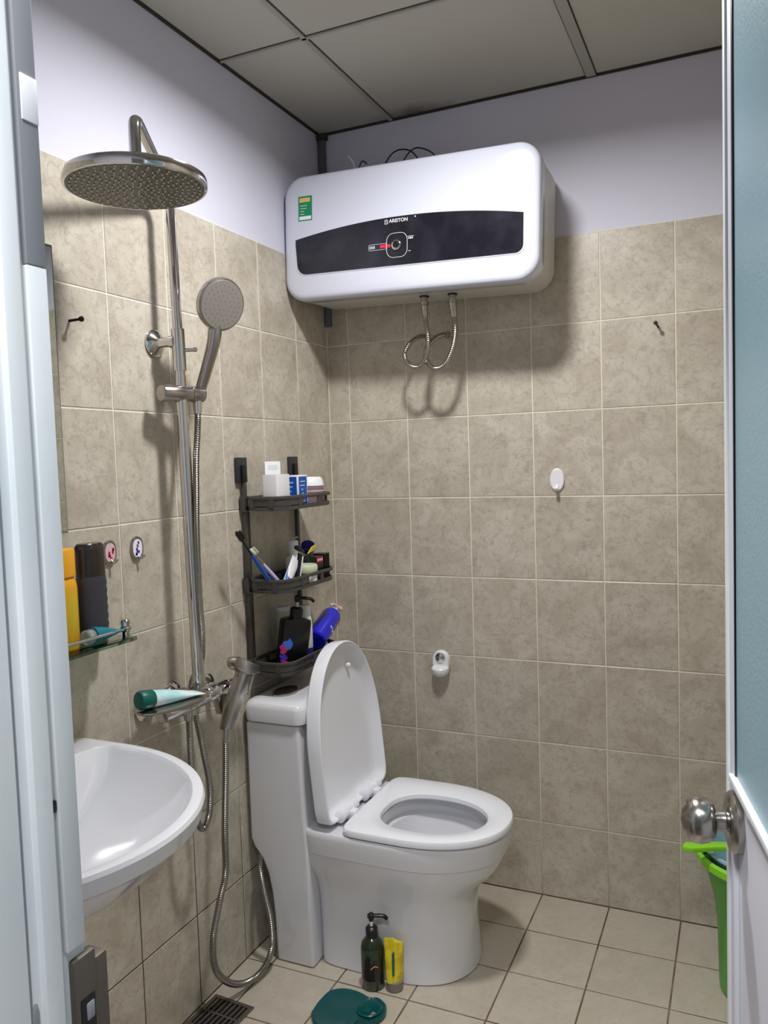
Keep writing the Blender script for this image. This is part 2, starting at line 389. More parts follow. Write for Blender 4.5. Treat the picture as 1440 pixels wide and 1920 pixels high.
obj('stop_strip', box(.7, .7570, -1.9145, -1.8955, 0, .82), M['frame'], fr, bevel=.0015)
obj('white_patch', box(.753, .7583, -1.9115, -1.896, 1.606, 1.640), M['white'], fr, bevel=.001)
obj('grime_spot', lathe([(.006, 0), (.004, .0006), (0, .0007)], (.7525, -1.944, .93), (1, 0, 0), 9, sx=.6, sy=2.2), M['framegrey'], fr)
bm = bmesh.new(); box(.748, .7575, -1.910, -1.886, .835, .955, bm); box(.735, .756, -1.893, -1.872, .850, .945, bm)
sp = obj('strike_plate', bm, M['darksteel'], fr, bevel=.003)
obj('latch_hole', box(.7570, .7582, -1.905, -1.890, .875, .92), M['black'], sp)
obj('latch_tongue', box(.740, .759, -1.900, -1.891, .900, .915), M['framegrey'], sp, bevel=.002)
obj('screw', lathe([(.0035, 0), (.0035, .002), (0, .0025)], (.7525, -1.9165, 1.085), (1, 0, 0), 10, sy=1.4), M['black'], fr)
bm = bmesh.new(); box(1.36, 1.395, -1.99, -1.9, 0, 2.06, bm); obj('jamb_core', bm, M['frame'], fr)
bm = bmesh.new(); box(.70, 1.395, -1.99, -1.9, 2.03, 2.06, bm); obj('head_jamb', bm, M['frame'], fr)

HX, HY = 1.342, -1.90; dv = Vector((1.2228-HX, -1.31-HY, 0)); DL = dv.length; rzd = math.atan2(dv.y, dv.x)
dr = bpy.data.objects.new('door_1', None); COL.objects.link(dr); dr.location = (HX, HY, 0); dr.rotation_euler = (0, 0, rzd); dr['kind'] = 'structure'
WM[dr] = Matrix.Translation((HX, HY, 0)) @ Matrix.Rotation(rzd, 4, 'Z')
# local: x along door to free edge, y=0 is the face towards the toilet (+y local is -x world)
def dbox(name, x0, x1, y0, y1, z0, z1, m, p=dr, bv=.002): return obj(name, box(x0, x1, y0, y1, z0, z1), m, p, world=False, bevel=bv)
dbox('stile', DL-.032, DL, -.034, -.003, .02, 2.02, M['doorwhite'])
dbox('stile_edge', DL-.012, DL, -.036, 0, .02, 2.02, M['frame'])
dbox('stile', 0, .052, -.034, -.003, .02, 2.02, M['doorwhite'])
dbox('top_rail', .052, DL-.032, -.034, -.003, 1.95, 2.02, M['doorwhite'])
dbox('middle_rail', .052, DL-.022, -.034, .0015, .946, .955, M['frame'])
dbox('bottom_panel', .052, DL-.032, -.028, -.006, .02, .946, M['doorwhite'])
dbox('panel_molding', DL-.044, DL-.036, -.028, -.001, .02, .946, M['doorwhite'])
dbox('glass_pane', .052, DL-.034, -.016, -.006, .955, 1.95, M['frost'], bv=0)
dbox('gasket', DL-.035, DL-.032, -.026, -.004, .955, 1.95, M['black'], bv=.001)
kz, kx = .905, DL-.046
ro = obj('rosette', lathe([(.036, -.006), (.036, .001), (.032, .006), (.02, .009), (.014, .009), (0, .009)], (kx, 0, kz), (0, 1, 0), 36), M['chrome_dull'], dr, world=False, smooth=True)
obj('knob_neck', lathe([(.017, .006), (.0125, .010), (.012, .020), (.015, .025)], (kx, 0, kz), (0, 1, 0), 24), M['chrome_dull'], ro, world=False, smooth=True)
obj('door_knob', lathe([(.012, .020), (.02, .022), (.0255, .029), (.0275, .038), (.0265, .046), (.022, .052), (.0205, .0525), (.020, .051), (.0175, .052), (.012, .057), (0, .060)], (kx, 0, kz), (0, 1, 0), 36), M['chrome_dull'], ro, world=False, smooth=True)

# ------------------------------------------------------------------ WATER HEATER
HC = Vector((.3855, 0, 1.993)); HWd, HH, HD = .764, .358, .258
wh = thing('water_heater', 'large white wall-mounted electric water heater with black control panel', 'water heater', (HC.x, 0, HC.z), ry=math.radians(1.85))
def hr(w_, h_, r, y): return [(a, y, b) for a, b in rrect(w_, h_, r, 10)]
obj('body', loft([hr(HWd-.05, HH-.05, .05, -.001), hr(HWd-.03, HH-.03, .06, -.01), hr(HWd-.012, HH-.010, .06, -.05), hr(HWd-.006, HH-.006, .061, -.1965)]), M['heaterbody'], wh, world=False, smooth=True)
cov = obj('front_cover', loft([hr(HWd-.006, HH-.006, .06, -.196), hr(HWd, HH, .062, -.2), hr(HWd, HH, .062, -.243), hr(HWd-.004, HH-.004, .061, -.250), hr(HWd-.014, HH-.014, .058, -.2555), hr(HWd-.03, HH-.03, .052, -HD+.0006), hr(HWd-.06, HH-.06, .04, -HD)]), M['heater'], wh, world=False, smooth=True)
def panel_poly(d=0):
    top = [(x, -.006+.032*(1-((x)/.345)**2)+d) for x in [-.340-d+(.68+2*d)*(1-i/24) for i in range(25)]]
    xl, xr_, zb = -.335-d, .340+d, -.106-d; r = .03
    pts = top + [(xl-.005, -.02)] + [(xl+r-r*math.cos(a), zb+r-r*math.sin(a)) for a in [PI/2*i/8 for i in range(9)]]
    pts += [(xr_-.022+.022*math.sin(a), zb+.022-.022*math.cos(a)) for a in [PI/2*i/8 for i in range(9)]]
    return pts
f_ = lambda a, b, h: (a, h, b)
obj('panel_bezel', prism(panel_poly(.0035), -HD+.002, -HD-.0012, f=f_), M['heater'], cov, world=False, smooth=False)
obj('control_panel', prism(panel_poly(), -HD+.002, -HD-.0028, f=f_), M['blackgloss'], wh, world=False)
cp = wh
yP = -HD-.0030
dx, dz = -.018, -.052
dial = obj('thermostat_dial', lathe([(.0145, 0), (.0145, .005), (.0125, .0065), (.0095, .0065), (.0085, .003), (0, .003)], (dx, yP+.001, dz), (0, -1, 0), 32), M['chrome'], wh, world=False, smooth=True)
obj('dial_center', lathe([(.008, .0), (.0078, .005), (0, .0055)], (dx, yP, dz), (0, -1, 0), 24), M['black'], dial, world=False, smooth=True)
ring = [Vector((dx+.001+a, yP-.0002, dz+b)) for a, b in rrect(.062, .066, .02, 6)]
obj('dial_outline', tube(ring, .0007, 6, closed=True), M['printwhite'], wh, world=False, label='thin white outline around the dial')
obj('red_marker', prism([(dx-.050, dz-.004), (dx-.019, dz-.004), (dx-.019, dz+.004), (dx-.050, dz+.005)], yP, yP-.0006, f=f_), M['printred'], wh, world=False, label='red pointer printed left of the dial')
ring = [Vector((dx-.058+a, yP-.0002, dz+b)) for a, b in rrect(.054, .016, .003, 3)]
bm = tube(ring, .0005, 6, closed=True)
for k in range(5): box(dx-.082+k*.0035, dx-.0805+k*.0035, yP-.0005, yP, dz-.004, dz+.004, bm)
for k in range(3): box(dx+.036+k*.005, dx+.039+k*.005, yP-.0005, yP, dz+.013, dz+.018, bm)
box(dx+.033, dx+.052, yP-.0005, yP, dz+.020, dz+.021, bm); box(dx+.036, dx+.042, yP-.0005, yP, dz-.02, dz-.0185, bm)
obj('scale_print', bm, M['printwhite'], wh, world=False, kind='stuff')
bt = text_bm('ARISTON', .0135); bt.transform(Matrix.Translation((-.012, yP-.0003, .0145)) @ Matrix.Rotation(PI/2, 4, 'X'))
obj('lettering', bt, M['printwhite'], wh, world=False, label='small white lettering above the dial')
bm = bmesh.new()   # little emblem: boxy mark left of the lettering
ex, ez = -.054, .0145
for a in ((0, .010, .0095, .0112), (0, .010, .0045, .0060), (0, .010, -.0008, .0008), (0, .0016, .005, .0112), (.0084, .010, 0, .0055), (0, .0016, 0, .003), (.0084, .01, .005, .0112)):
    box(ex+a[0], ex+a[1], yP-.0005, yP, ez-.006+a[2], ez-.006+a[3], bm)
obj('emblem', bm, M['printwhite'], wh, world=False)
obj('indicator_light', lathe([(.0022, 0), (.0018, .001), (0, .0014)], (.038, yP, .0195), (0, -1, 0), 12), M['printwhite'], wh, world=False)
sl = obj('energy_label', box(-.331, -.286, -HD-.0006, -HD+.0005, .048, .118), M['greenlabel'], wh, world=False, label='green rating sticker with orange heading')
obj('label_heading', box(-.327, -.292, -HD-.0009, -HD, .101, .113), M['orange'], sl, world=False)
bm = box(-.328, -.289, -HD-.0009, -HD, .051, .061)
obj('label_footer', bm, M['whitecard'], sl, world=False)
bm = bmesh.new()
for k in range(4): box(-.325, -.325+random.uniform(.012, .03), -HD-.0009, -HD, .066+k*.008, .068+k*.008, bm)
obj('label_print', bm, M['cream'], sl, world=False)
for x in (.022, .108):
    n = obj('pipe_nipple', lathe([(.010, .0), (.010, -.016), (.013, -.016), (.013, -.024), (.009, -.026)], (x, -.15, -HH/2+.002), n=20), M['steel'], wh, world=False, smooth=True)
    obj('gasket', lathe([(.014, 0), (.014, -.004)], (x, -.15, -HH/2+.003), n=20), M['black'], n, world=False)

# flexible hoses under the heater
def hose_thing(pts, label, r=.0075, fit0=None, fit1=None, cat='hose', group=None, pitch=.006):
    t = thing('flexible_hose', label, cat, tuple(pts[-1]), group=group)
    obj('braided_hose', hose_bm(pts, r, pitch), M['chrome_dull'], t, smooth=True)
    for f, g in ((fit0, 0), (fit1, -1)):
        if f:
            p = Vector(pts[g]); q = Vector(pts[1 if g == 0 else -2]); d = (q-p).normalized()
            obj('fitting', lathe([(r*1.1, -.004), (r*1.35, -.002), (r*1.35, f*.5), (r*1.2, f*.52), (r*1.2, f)], p, d, 8 if False else 14), M['steel'], t, smooth=True)
    return t
xA, xB = .022, .108
pA = WM[wh] @ Vector((xA, -.15, -HH/2-.022)); pB = WM[wh] @ Vector((xB, -.15, -HH/2-.022))
hose_thing([pA, pA+Vector((.001, .004, -.03)), (.400, -.14, 1.745), (.406, -.14, 1.70), (.400, -.135, 1.655), (.376, -.13, 1.620), (.344, -.128, 1.622), (.322, -.12, 1.655), (.330, -.10, 1.69), (.345, -.06, 1.716), (.352, -.012, 1.722)],
           'braided steel hose from the left outlet under the water heater, smaller loop', .0072, .030, .02)
hose_thing([pB, pB+Vector((.002, .004, -.03)), (.489, -.145, 1.76), (.490, -.14, 1.71), (.478, -.135, 1.66), (.452, -.13, 1.618), (.418, -.125, 1.609), (.392, -.12, 1.634), (.388, -.11, 1.668), (.400, -.08, 1.70), (.412, -.05, 1.715), (.418, -.012, 1.722)],
           'braided steel hose from the right outlet under the water heater, larger loop', .0082, .040, .02)
# cables above the heater
t = thing('power_cable', 'thin black cables arching out of the top of the heater', 'cable', (.34, -.08, 2.18))
obj('strand', tube(catmull([(.245, -.09, 2.16), (.262, -.09, 2.225), (.300, -.1, 2.258), (.345, -.1, 2.256), (.372, -.09, 2.226), (.382, -.08, 2.16)]), .0022, 8), M['wire'], t, smooth=True)
obj('strand', tube(catmull([(.300, -.08, 2.16), (.322, -.09, 2.225), (.362, -.1, 2.256), (.405, -.1, 2.245), (.43, -.09, 2.218), (.44, -.08, 2.15)]), .0022, 8), M['wire'], t, smooth=True)
o = obj('wire_end', tube(catmull([(.16, -.085, 2.175), (.168, -.09, 2.215), (.165, -.10, 2.25), (.150, -.105, 2.272)]), .003, 8), M['white'], smooth=True)
tag(o, 'short white wire end sticking up on the left of the heater top', 'wire'); obj('strand', tube(catmull([(.172, -.085, 2.175), (.178, -.09, 2.23), (.195, -.10, 2.25), (.21, -.1, 2.24)]), .002, 8), M['wire'], o, smooth=True)

# ------------------------------------------------------------------ SHOWER
sh = thing('shower_set', 'chrome rain shower riser with round overhead head on the left wall', 'shower', (.07, -.855, .83))
rb, rt = Vector((.076, -.852, .845)), Vector((.060, -.852, 1.93))
def rp(z): return rb+(rt-rb)*((z-rb.z)/(rt.z-rb.z))
obj('riser_pipe', tube([rp(.84), rp(1.51), rp(1.512), rp(1.555)], .0125, 20, rfun=lambda i: (.0138, .0138, .0122, .0122)[i]), M['chrome'], sh, smooth=True)
bend = Vector((.222, -1.150, 1.992))
path = [rp(1.54), rp(1.7), rp(1.9), rp(1.945), rp(1.965)+Vector((.006, -.010, .002)), rp(1.975)+Vector((.018, -.032, .002))]
a0 = path[-1]; dirn = (bend-a0).normalized()
path += [a0+dirn*.1, a0+dirn*.2, bend-dirn*.03, bend-dirn*.012+Vector((0, 0, -.003)), bend+Vector((.004, -.006, -.014)), bend+Vector((.006, -.010, -.035)), bend+Vector((.006, -.010, -.075))]
arm = obj('shower_arm', tube(catmull(path[:3], 3)[:-1]+catmull(path[2:], 6), .0110, 18), M['chrome'], sh, smooth=True)
HCn = Vector((.230, -1.165, 1.868))
obj('collar', lathe([(.0145, 0), (.0145, .02), (.012, .024)], HCn+Vector((0, 0, .026)), n=20), M['chrome'], arm, smooth=True)
hd = obj('overhead_head', lathe([(.0, .030), (.016, .030), (.022, .018), (.09, .013), (.122, .0105), (.127, .008), (.1285, .004), (.1285, -.008), (.127, -.0105), (.123, -.011), (.123, -.009), (0, -.009)][::-1], HCn, n=72, cap0=False, cap1=False), M['chrome'], sh, smooth=True, label='large round chrome rain head')
face = obj('nozzle_plate', lathe([(.1225, 0), (.1225, .002), (0, .002)], HCn+Vector((0, 0, -.0105)), n=64, cap1=False), M['nozzle_face'], hd)
bm = bmesh.new()
for k in range(1, 12):
    rr = .0104*k; n = max(6, int(5.2*k**.84)+1)
    for i in range(n):
        a = 2*PI*i/n + k*.7
        lathe([(.0021, .0), (.0015, -.0026)], HCn+Vector((rr*math.cos(a), rr*math.sin(a), -.0103)), n=6, bm=bm)
obj('nozzle', bm, M['nozzle'], hd, kind='stuff')
# wall flange and bracket
fy, fz = -.858, 1.632
obj('wall_flange', lathe([(.032, 0), (.032, .004), (.026, .010), (.012, .018), (.011, .046), (.014, .046), (.014, .06)], (.001, fy, fz), (1, 0, 0), 32), M['chrome'], sh, smooth=True)
sk = obj('joint_sleeve', tube([rp(1.565), rp(1.66)], .0150, 20), M['chrome'], sh, smooth=True)
obj('set_screw', lathe([(.0045, 0), (.0045, .02), (.006, .021), (.0055, .027)], (.078, -.846, 1.612), (1, .25, 0), 14), M['chrome'], sk, smooth=True)
# sliding holder
ax = Vector((.324, .943, 0)).normalized(); sc_ = rp(1.513)
s1 = sc_-ax*.054; 
hold = obj('slide_holder', tube([s1, s1+ax*.003, s1+ax*.075, s1+ax*.078], .0165, 28, rfun=lambda i: .0175 if i in (0, 3) else .0195), M['chrome_dull'], sh, smooth=True)
cup = s1+ax*.096
obj('handset_cup', tube([s1+ax*.079, s1+ax*.081, cup+ax*.012, cup+ax*.016], .016, 28, rfun=lambda i: .0165 if i in (0, 3) else .0188), M['chrome_dull'], hold, smooth=True)
# handset
hs = thing('hand_shower', 'round grey hand shower resting in the sliding chrome holder', 'shower head', tuple(cup))
hb = Vector((.083, -.800, 1.528)); hn = Vector((.128, -.805, 1.632)); hc = Vector((.152, -.808, 1.714))
nrm = Vector((.88, -.36, -.30)).normalized()
hdl = obj('handle', tube(catmull([hb, hb.lerp(hn, .5)+Vector((.001, 0, 0)), hn, hn.lerp(hc, .5)-nrm*.006, hc-nrm*.010], 6), .013, 24, rfun=lambda i: .0125+.0035*min(1, i/14)), M['chrome_dull'], hs, smooth=True)
u_, v_, _ = frame_of(nrm)
obj('head', lathe([(0, -.022), (.02, -.022), (.044, -.018), (.055, -.010), (.0600, -.002), (.0605, .004), (.0590, .009), (.0565, .0105)], hc, nrm, 56, cap1=True), M['chrome_dull'], hs, smooth=True)
fc = obj('face_plate', lathe([(.0555, .010), (.0545, .0120), (0, .0122)], hc, nrm, 56, cap1=False), M['handface'], hs, smooth=True)
bm = bmesh.new()
for k in range(1, 5):
    for i in range(6*k):
        a = 2*PI*i/(6*k); p = hc+nrm*.0118+u_*(.011*k*math.cos(a))+v_*(.011*k*math.sin(a)); lathe([(.0011, 0), (.0008, .0012)], p, nrm, 5, bm)
obj('nozzle', bm, M['handface'], fc, kind='stuff')
obj('hose_nut', tube([cup+Vector((0, 0, -.014)), cup+Vector((.002, -.003, -.046))], .010, 16, rfun=lambda i: (.0115, .009)[i]), M['chrome'], hs, smooth=True)
hp = [cup+Vector((.002, -.003, -.040)), cup+Vector((.003, -.006, -.065)), (.086, -.826, 1.42), (.088, -.838, 1.36), (.090, -.846, 1.28), (.0905, -.852, 1.19), (.091, -.854, 1.05), (.090, -.850, .95), (.074, -.838, .885), (.046, -.838, .835), (.046, -.840, .79), (.057, -.838, .73), (.066, -.832, .66), (.072, -.823, .575), (.072, -.832, .512), (.072, -.858, .489), (.072, -.880, .528), (.073, -.889, .60), (.073, -.890, .70), (.071, -.888, .786)]
obj('shower_hose', hose_bm(hp, .0080, .0052), M['hosemetal'], hs, smooth=True)

# mixer with shelf
mx = thing('shower_mixer', 'chrome shower mixer with a flat shelf plate above the hose', 'mixer tap', (.0, -.93, .83))
mtx_y = (-1.03, -.812)
obj('body_bar', lathe([(.014, 0), (.019, .002), (.0205, .02), (.0205, .15), (.018, .160), (.0205, .164), (.0205, .190), (.017, .193)], (.080, -.995, .805), (0, 1, 0), 28), M['chrome'], mx, smooth=True)
pl = [(.028, -.965), (.036, -1.02), (.050, -1.048), (.072, -1.062), (.095, -1.066), (.114, -1.056), (.130, -1.03), (.150, -.975), (.153, -.94), (.143, -.905), (.118, -.875), (.08, -.866), (.045, -.872), (.03, -.90)]
obj('shelf_plate', prism(pl, .826, .832), M['chrome_dull'], mx, bevel=.0015)
obj('shelf_skirt', prism([(.06, -1.0), (.112, -1.0), (.138, -.96), (.132, -.90), (.06, -.89)], .812, .826), M['chrome'], mx, bevel=.005)
for y in (-.955, -.86):
    obj('wall_flange', lathe([(.033, 0), (.033, .004), (.027, .011), (.013, .016), (.013, .07)], (.001, y, .805), (1, 0, 0), 28), M['chrome'], mx, smooth=True)
obj('riser_socket', lathe([(.016, 0), (.0165, .014), (.0135, .03)], (.076, -.852, .832), n=20), M['chrome'], mx, smooth=True)
kn = obj('control_knob', lathe([(.014, 0), (.017, .002), (.0175, .012), (.015, .016), (.012, .017), (0, .018)], (.080, -.804, .805), (0, 1, 0), 24), M['chrome'], mx, smooth=True)
for y in (-.888, -.846):
    obj('outlet', lathe([(.011, 0), (.0115, .012), (.0145, .012), (.0145, .030)], (.071 if y < -.87 else .056, y, .761), n=8 if False else 18), M['chrome'], mx, smooth=True)
# tube lying on the mixer shelf
tb = thing('cosmetic_tube', 'pale blue squeeze tube with dark green cap lying on the chrome mixer shelf', 'tube', (.095, -1.0, .832))
c0, c1 = Vector((.084, -1.024, .8515)), Vector((.116, -.905, .836))
def flat_tube(a, b, r0, w1, bm=None, up=(0, 0, 1), n=24):
    d = (b-a).normalized(); s = d.cross(Vector(up)).normalized(); q = s.cross(d); rings = []
    for t in (0, .04, .3, .6, .85, 1.0):
        rw = r0+(w1-r0)*t; rh = max(r0*(1-t**1.5), .0008)
        rings.append([a.lerp(b, t)+s*(rw*math.cos(2*PI*i/n))+q*(rh*math.sin(2*PI*i/n)) for i in range(n)])
    return loft(rings, bm)
obj('tube_body', flat_tube(c0, c1, .0185, .025), M['tubeblue'], tb, smooth=True)
obj('cap', lathe([(.0185, 0), (.0205, .003), (.0205, .030), (.0180, .034), (.012, .035)], c0, c0-c1, 28), M['capgreen'], tb, smooth=True)

# angle valve with bidet sprayer
av = thing('bidet_valve', 'chrome angle valve and sprayer bracket between the mixer and the toilet tank', 'valve', (0, -.72, .79))
obj('wall_flange', lathe([(.03, 0), (.03, .004), (.022, .010), (.011, .013), (.011, .05)], (.001, -.725, .792), (1, 0, 0), 24), M['chrome'], av, smooth=True)
obj('valve_body', lathe([(.012, 0), (.0145, .002), (.0145, .05), (.012, .052)], (.05, -.762, .795), (0, 1, 0), 20), M['chrome'], av, smooth=True)
obj('knob', lathe([(.012, 0), (.0135, .002), (.0135, .016), (.011, .019), (0, .020)], (.055, -.712, .795), (.2, 1, 0), 12), M['chrome'], av, smooth=True)
obj('bracket', prism([(-.765, .785), (-.722, .776), (-.728, .725), (-.75, .731)], .045, .062, f=lambda a, b, h: (h, a, b)), M['steel'], av, bevel=.002)
bs = thing('bidet_sprayer', 'chrome hand bidet sprayer with lever hanging beside the toilet tank', 'bidet sprayer', (.08, -.70, .78))
fx = lambda a, b, h: (h, a, b)
obj('sprayer_head', prism([(-.727, .858), (-.716, .868), (-.700, .866), (-.612, .822), (-.613, .803), (-.640, .806), (-.668, .812), (-.712, .835), (-.724, .845)], .066, .092, f=fx), M['chrome_dull'], bs, bevel=.004)
obj('handle', prism([(-.700, .840), (-.655, .815), (-.660, .802), (-.680, .775), (-.696, .743), (-.741, .692), (-.776, .702), (-.755, .755), (-.722, .800), (-.700, .822)], .070, .088, f=fx), M['chrome_dull'], bs, bevel=.005)
obj('lever', tube(catmull([(.079, -.628, .812), (.079, -.632, .795), (.079, -.645, .775), (.079, -.655, .755)], 5), .004, 10), M['steel'], bs, smooth=True)
obj('hose_nut', tube([(.079, -.758, .700), (.078, -.760, .668)], .010, 16), M['chrome'], bs, smooth=True)
obj('sprayer_hose', hose_bm([(.078, -.760, .672), (.076, -.764, .58), (.073, -.774, .44), (.070, -.775, .34), (.066, -.800, .275), (.062, -.826, .195), (.062, -.822, .12), (.066, -.775, .056), (.078, -.715, .022), (.088, -.655, .024), (.092, -.617, .06), (.085, -.606, .13), (.066, -.602, .20), (.048, -.590, .26), (.030, -.55, .30), (.012, -.52, .31)], .0088, .0050), M['hosemetal'], bs, smooth=True)

# ------------------------------------------------------------------ TOILET
TY = -.395
to = thing('toilet', 'white one-piece ceramic toilet with raised lid', 'toilet', (.35, TY, 0))
def ring(z, xt, w_, cx=.42, back=.16, pb=.22, pf=.92): return [(x, y, z) for x, y in egg(cx, TY, xt-cx, cx-back, w_, pb, pf=pf)]
rings = [ring(0, .592, .150, back=.192), ring(.004, .596, .153, back=.190), ring(.03, .594, .152, back=.19), ring(.14, .588, .150, back=.188), ring(.18, .591, .151, back=.186), ring(.21, .600, .154, back=.184), ring(.235, .616, .160, back=.18), ring(.258, .638, .168, back=.17), ring(.28, .656, .175),
         ring(.300, .667, .180), ring(.318, .673, .183), ring(.320, .6765, .1855), ring(.345, .684, .188), ring(.366, .687, .189), ring(.376, .684, .188), ring(.380, .679, .185)]
inner = [ring(.381, .655, .135, cx=.48, back=.335, pb=.7), ring(.374, .650, .130, cx=.48, back=.340, pb=.75), ring(.350, .655, .135, cx=.48, back=.335, pb=.8), ring(.338, .655, .135, cx=.48, back=.335, pb=.8),
         ring(.334, .640, .122, cx=.48, back=.350, pb=.8), ring(.28, .60, .095, cx=.46, back=.36, pb=.9), ring(.22, .54, .065, cx=.44, back=.37, pb=1), ring(.18, .50, .045, cx=.43, back=.38, pb=1)]
obj('bowl', loft(rings+inner), M['ceramic'], to, smooth=True)
obj('water', loft([ring(.213, .525, .062, cx=.44, back=.372, pb=1)], cap0=False), M['water'], to)
# tank column profile in x-z, extruded along y
pts = [(.012, .655), (.012, .33), (.022, .307), (.045, .28), (.062, .24), (.072, .19), (.078, .12), (.082, 0), (.195, 0), (.190, .33), (.184, .40), (.176, .655)]
obj('tank', prism(pts, TY-.182, TY+.182, f=lambda a, b, h: (a, h, b)), M['ceramic'], to, bevel=.010, bseg=3)
lidr = []
for z, e in ((.657, .006), (.660, .0), (.695, -.002), (.707, .003), (.714, .012), (.717, .03)):
    lidr.append([(x, y, z) for x, y in rrect(.180-2*e, .376-2*e, .026, 6, .099, TY)])
obj('tank_lid', loft(lidr), M['ceramic'], to, smooth=True)
fb = obj('flush_button', lathe([(.038, 0), (.038, .005), (.035, .007), (.032, .006), (0, .006)], (.090, TY-.095, .7165), n=40, sx=.85, sy=1.25), M['steel'], to, smooth=True)
# seat
def sring(z, e, hole=False):
    if not hole: return [(x, y, z) for x, y in egg(.44, TY, .252-e, .155-e, .190-e, .20, pf=.92)]
    return [(x, y, z) for x, y in egg(.480, TY-.017, .150+e, .132+e, .114+e, .78)]
st = obj('seat', loft([sring(.383, .006), sring(.385, .001), sring(.395, 0), sring(.401, .003), sring(.404, .010), sring(.403, .008, True), sring(.399, .002, True), sring(.389, 0, True), sring(.384, .005, True), sring(.383, .006)], cap0=False, cap1=False), M['seatplastic'], to, smooth=True)
for y in (TY-.115, TY+.035):
    h = obj('hinge', lathe([(.012, 0), (.0165, .003), (.0165, .036), (.0140, .038), (.0140, .062), (.0165, .064), (.0165, .092), (.012, .095)], (.262, y-.02, .405), (0, 1, 0), 20), M['seatplastic'], to, smooth=True)
    obj('hinge_block', box(.248, .292, y+.016, y+.044, .385, .410), M['seatplastic'], h, bevel=.004)
# lid: shell standing up; local u=y, v=height along the lid, w=towards +x
lb, ltp = Vector((.262, TY, .395)), Vector((.222, TY, .845)); vv = (ltp-lb).normalized(); ww = Vector((vv.z, 0, -vv.x)); LL = (ltp-lb).length
def lring(wd, e): return [lb+vv*(y2)+Vector((0, x2, 0))+ww*wd for y2, x2 in egg(.17, 0, LL-.17-e, .17-e, .186-e, .16, pf=.94)]
lr = [lring(-.045, .016), lring(-.044, .006), lring(-.039, .001), lring(-.006, -.001), lring(-.001, .001), lring(0, .003), lring(-.001, .006), lring(-.004, .008), lring(-.022, .018), lring(-.029, .03), lring(-.031, .05)]
ld = obj('lid', loft(lr), M['seatplastic'], to, smooth=True)
for s in (.060,):
    obj('bumper', lathe([(.006, 0), (.007, .003), (.0065, .012), (.004, .015)], lb+vv*.372+Vector((0, s, 0))+ww*(-.031), ww, 14), M['seatplastic'], ld, smooth=True)

# ------------------------------------------------------------------ SINK
SY = -1.475
sk_ = thing('wash_basin', 'white ceramic wash basin on the left wall beside the door frame', 'sink', (.1, SY, .62))
def sr(z, af, w_, cx=.15, back=.148, pb=.2): return [(x, y, z) for x, y in egg(cx, SY, af, back, w_, pb)]
obj('basin', loft([sr(.60, .10, .09, back=.12), sr(.63, .14, .13, back=.13), sr(.68, .21, .20), sr(.73, .275, .25), sr(.765, .308, .278), sr(.778, .320, .287), sr(.781, .330, .297), sr(.806, .336, .302), sr(.812, .333, .299), sr(.814, .325, .291),
                  sr(.813, .316, .283, cx=.15, back=.062, pb=.5), sr(.806, .310, .276, back=.055, pb=.5), sr(.77, .292, .258, back=.045, pb=.6), sr(.72, .215, .185, back=.02, pb=.8), sr(.685, .13, .12, back=.0), sr(.675, .05, .05, back=.0)]), M['ceramic'], sk_, smooth=True)
obj('drain', lathe([(.022, 0), (.022, .003), (.015, .003), (0, .001)], (.185, SY, .675), n=24), M['chrome'], sk_, smooth=True)
# mirror above
mi = thing('mirror', 'frameless wall mirror above the wash basin, seen edge-on', 'mirror', (.004, -1.45, 1.5))
obj('glass', box(.0035, .0195, -1.75, -1.168, 1.222, 1.783), M['mirroredge'], mi)
obj('mirror_face', box(.0196, .0202, -1.745, -1.171, 1.227, 1.778), M['mirror'], mi)
# glass shelf
gs = thing('glass_shelf', 'glass wall shelf with a chrome guard rail beside the shower pipe', 'shelf', (0, -1.25, 1.002))
obj('glass_plate', box(.004, .118, -1.53, -1.098, .998, 1.006), M['glass'], gs, bevel=.0015)
obj('guard_rail', tube(catmull([(.108, -1.51, 1.024), (.108, -1.3, 1.024), (.108, -1.118, 1.024)], 3), .0035, 12), M['chrome'], gs, smooth=True)
for y in (-1.118, -1.50):
    b = obj('post', lathe([(.006, 0), (.007, .003), (.0065, .026), (.009, .030), (.009, .038), (.006, .041)], (.107, y, 1.003), n=16), M['chrome'], gs, smooth=True)
    obj('knob', lathe([(.008, 0), (.0095, .003), (.0095, .012), (.006, .015)], (.107, y-.006, 1.025), (0, 1, 0), 16), M['chrome'], b, smooth=True)
obj('bracket', lathe([(.011, 0), (.011, .035)], (.001, -1.09, .992), (1, 0, 0), 16), M['chrome'], gs, smooth=True)

# products on the glass shelf
def bottle(name, label, cat, loc, prof, m, cap=None, cm=None, sx=1, sy=1, rz=0, group=None, n=28, tilt=None):
    t = thing(name, label, cat, loc, rz, group)
    obj('bottle_body', lathe(prof, n=n, sx=sx, sy=sy), m, t, world=False, smooth=True)
    if cap: obj('cap', lathe(cap, n=n, sx=sx, sy=sy), cm, t, world=False, smooth=True)
    return t
ZS = 1.006
t = bottle('shampoo_bottle', 'amber yellow bottle with orange cap on the glass shelf', 'bottle', (.066, -1.236, ZS), [(.026, 0), (.028, .004), (.028, .118), (.026, .130), (.020, .138)], M['amber'], [(.024, .138), (.026, .140), (.026, .188), (.023, .192), (0, .192)], M['orangecap'], sx=.8, sy=1.1)
t = bottle('cream_bottle', 'dark brown bottle with ribbed charcoal label standing on the glass shelf', 'bottle', (.060, -1.156, ZS), [(.027, 0), (.029, .004), (.0293, .182), (.0285, .190), (.024, .195), (0, .196)], M['brown'], sx=.78, sy=1.12, n=36)
bm = lathe([(.0290, .018)]+[(.0300 + (.0010 if k % 2 else -.0006), .022+k*.0085) for k in range(13)]+[(.0290, .130)], n=36, sx=.80, sy=1.12, cap0=False, cap1=False)
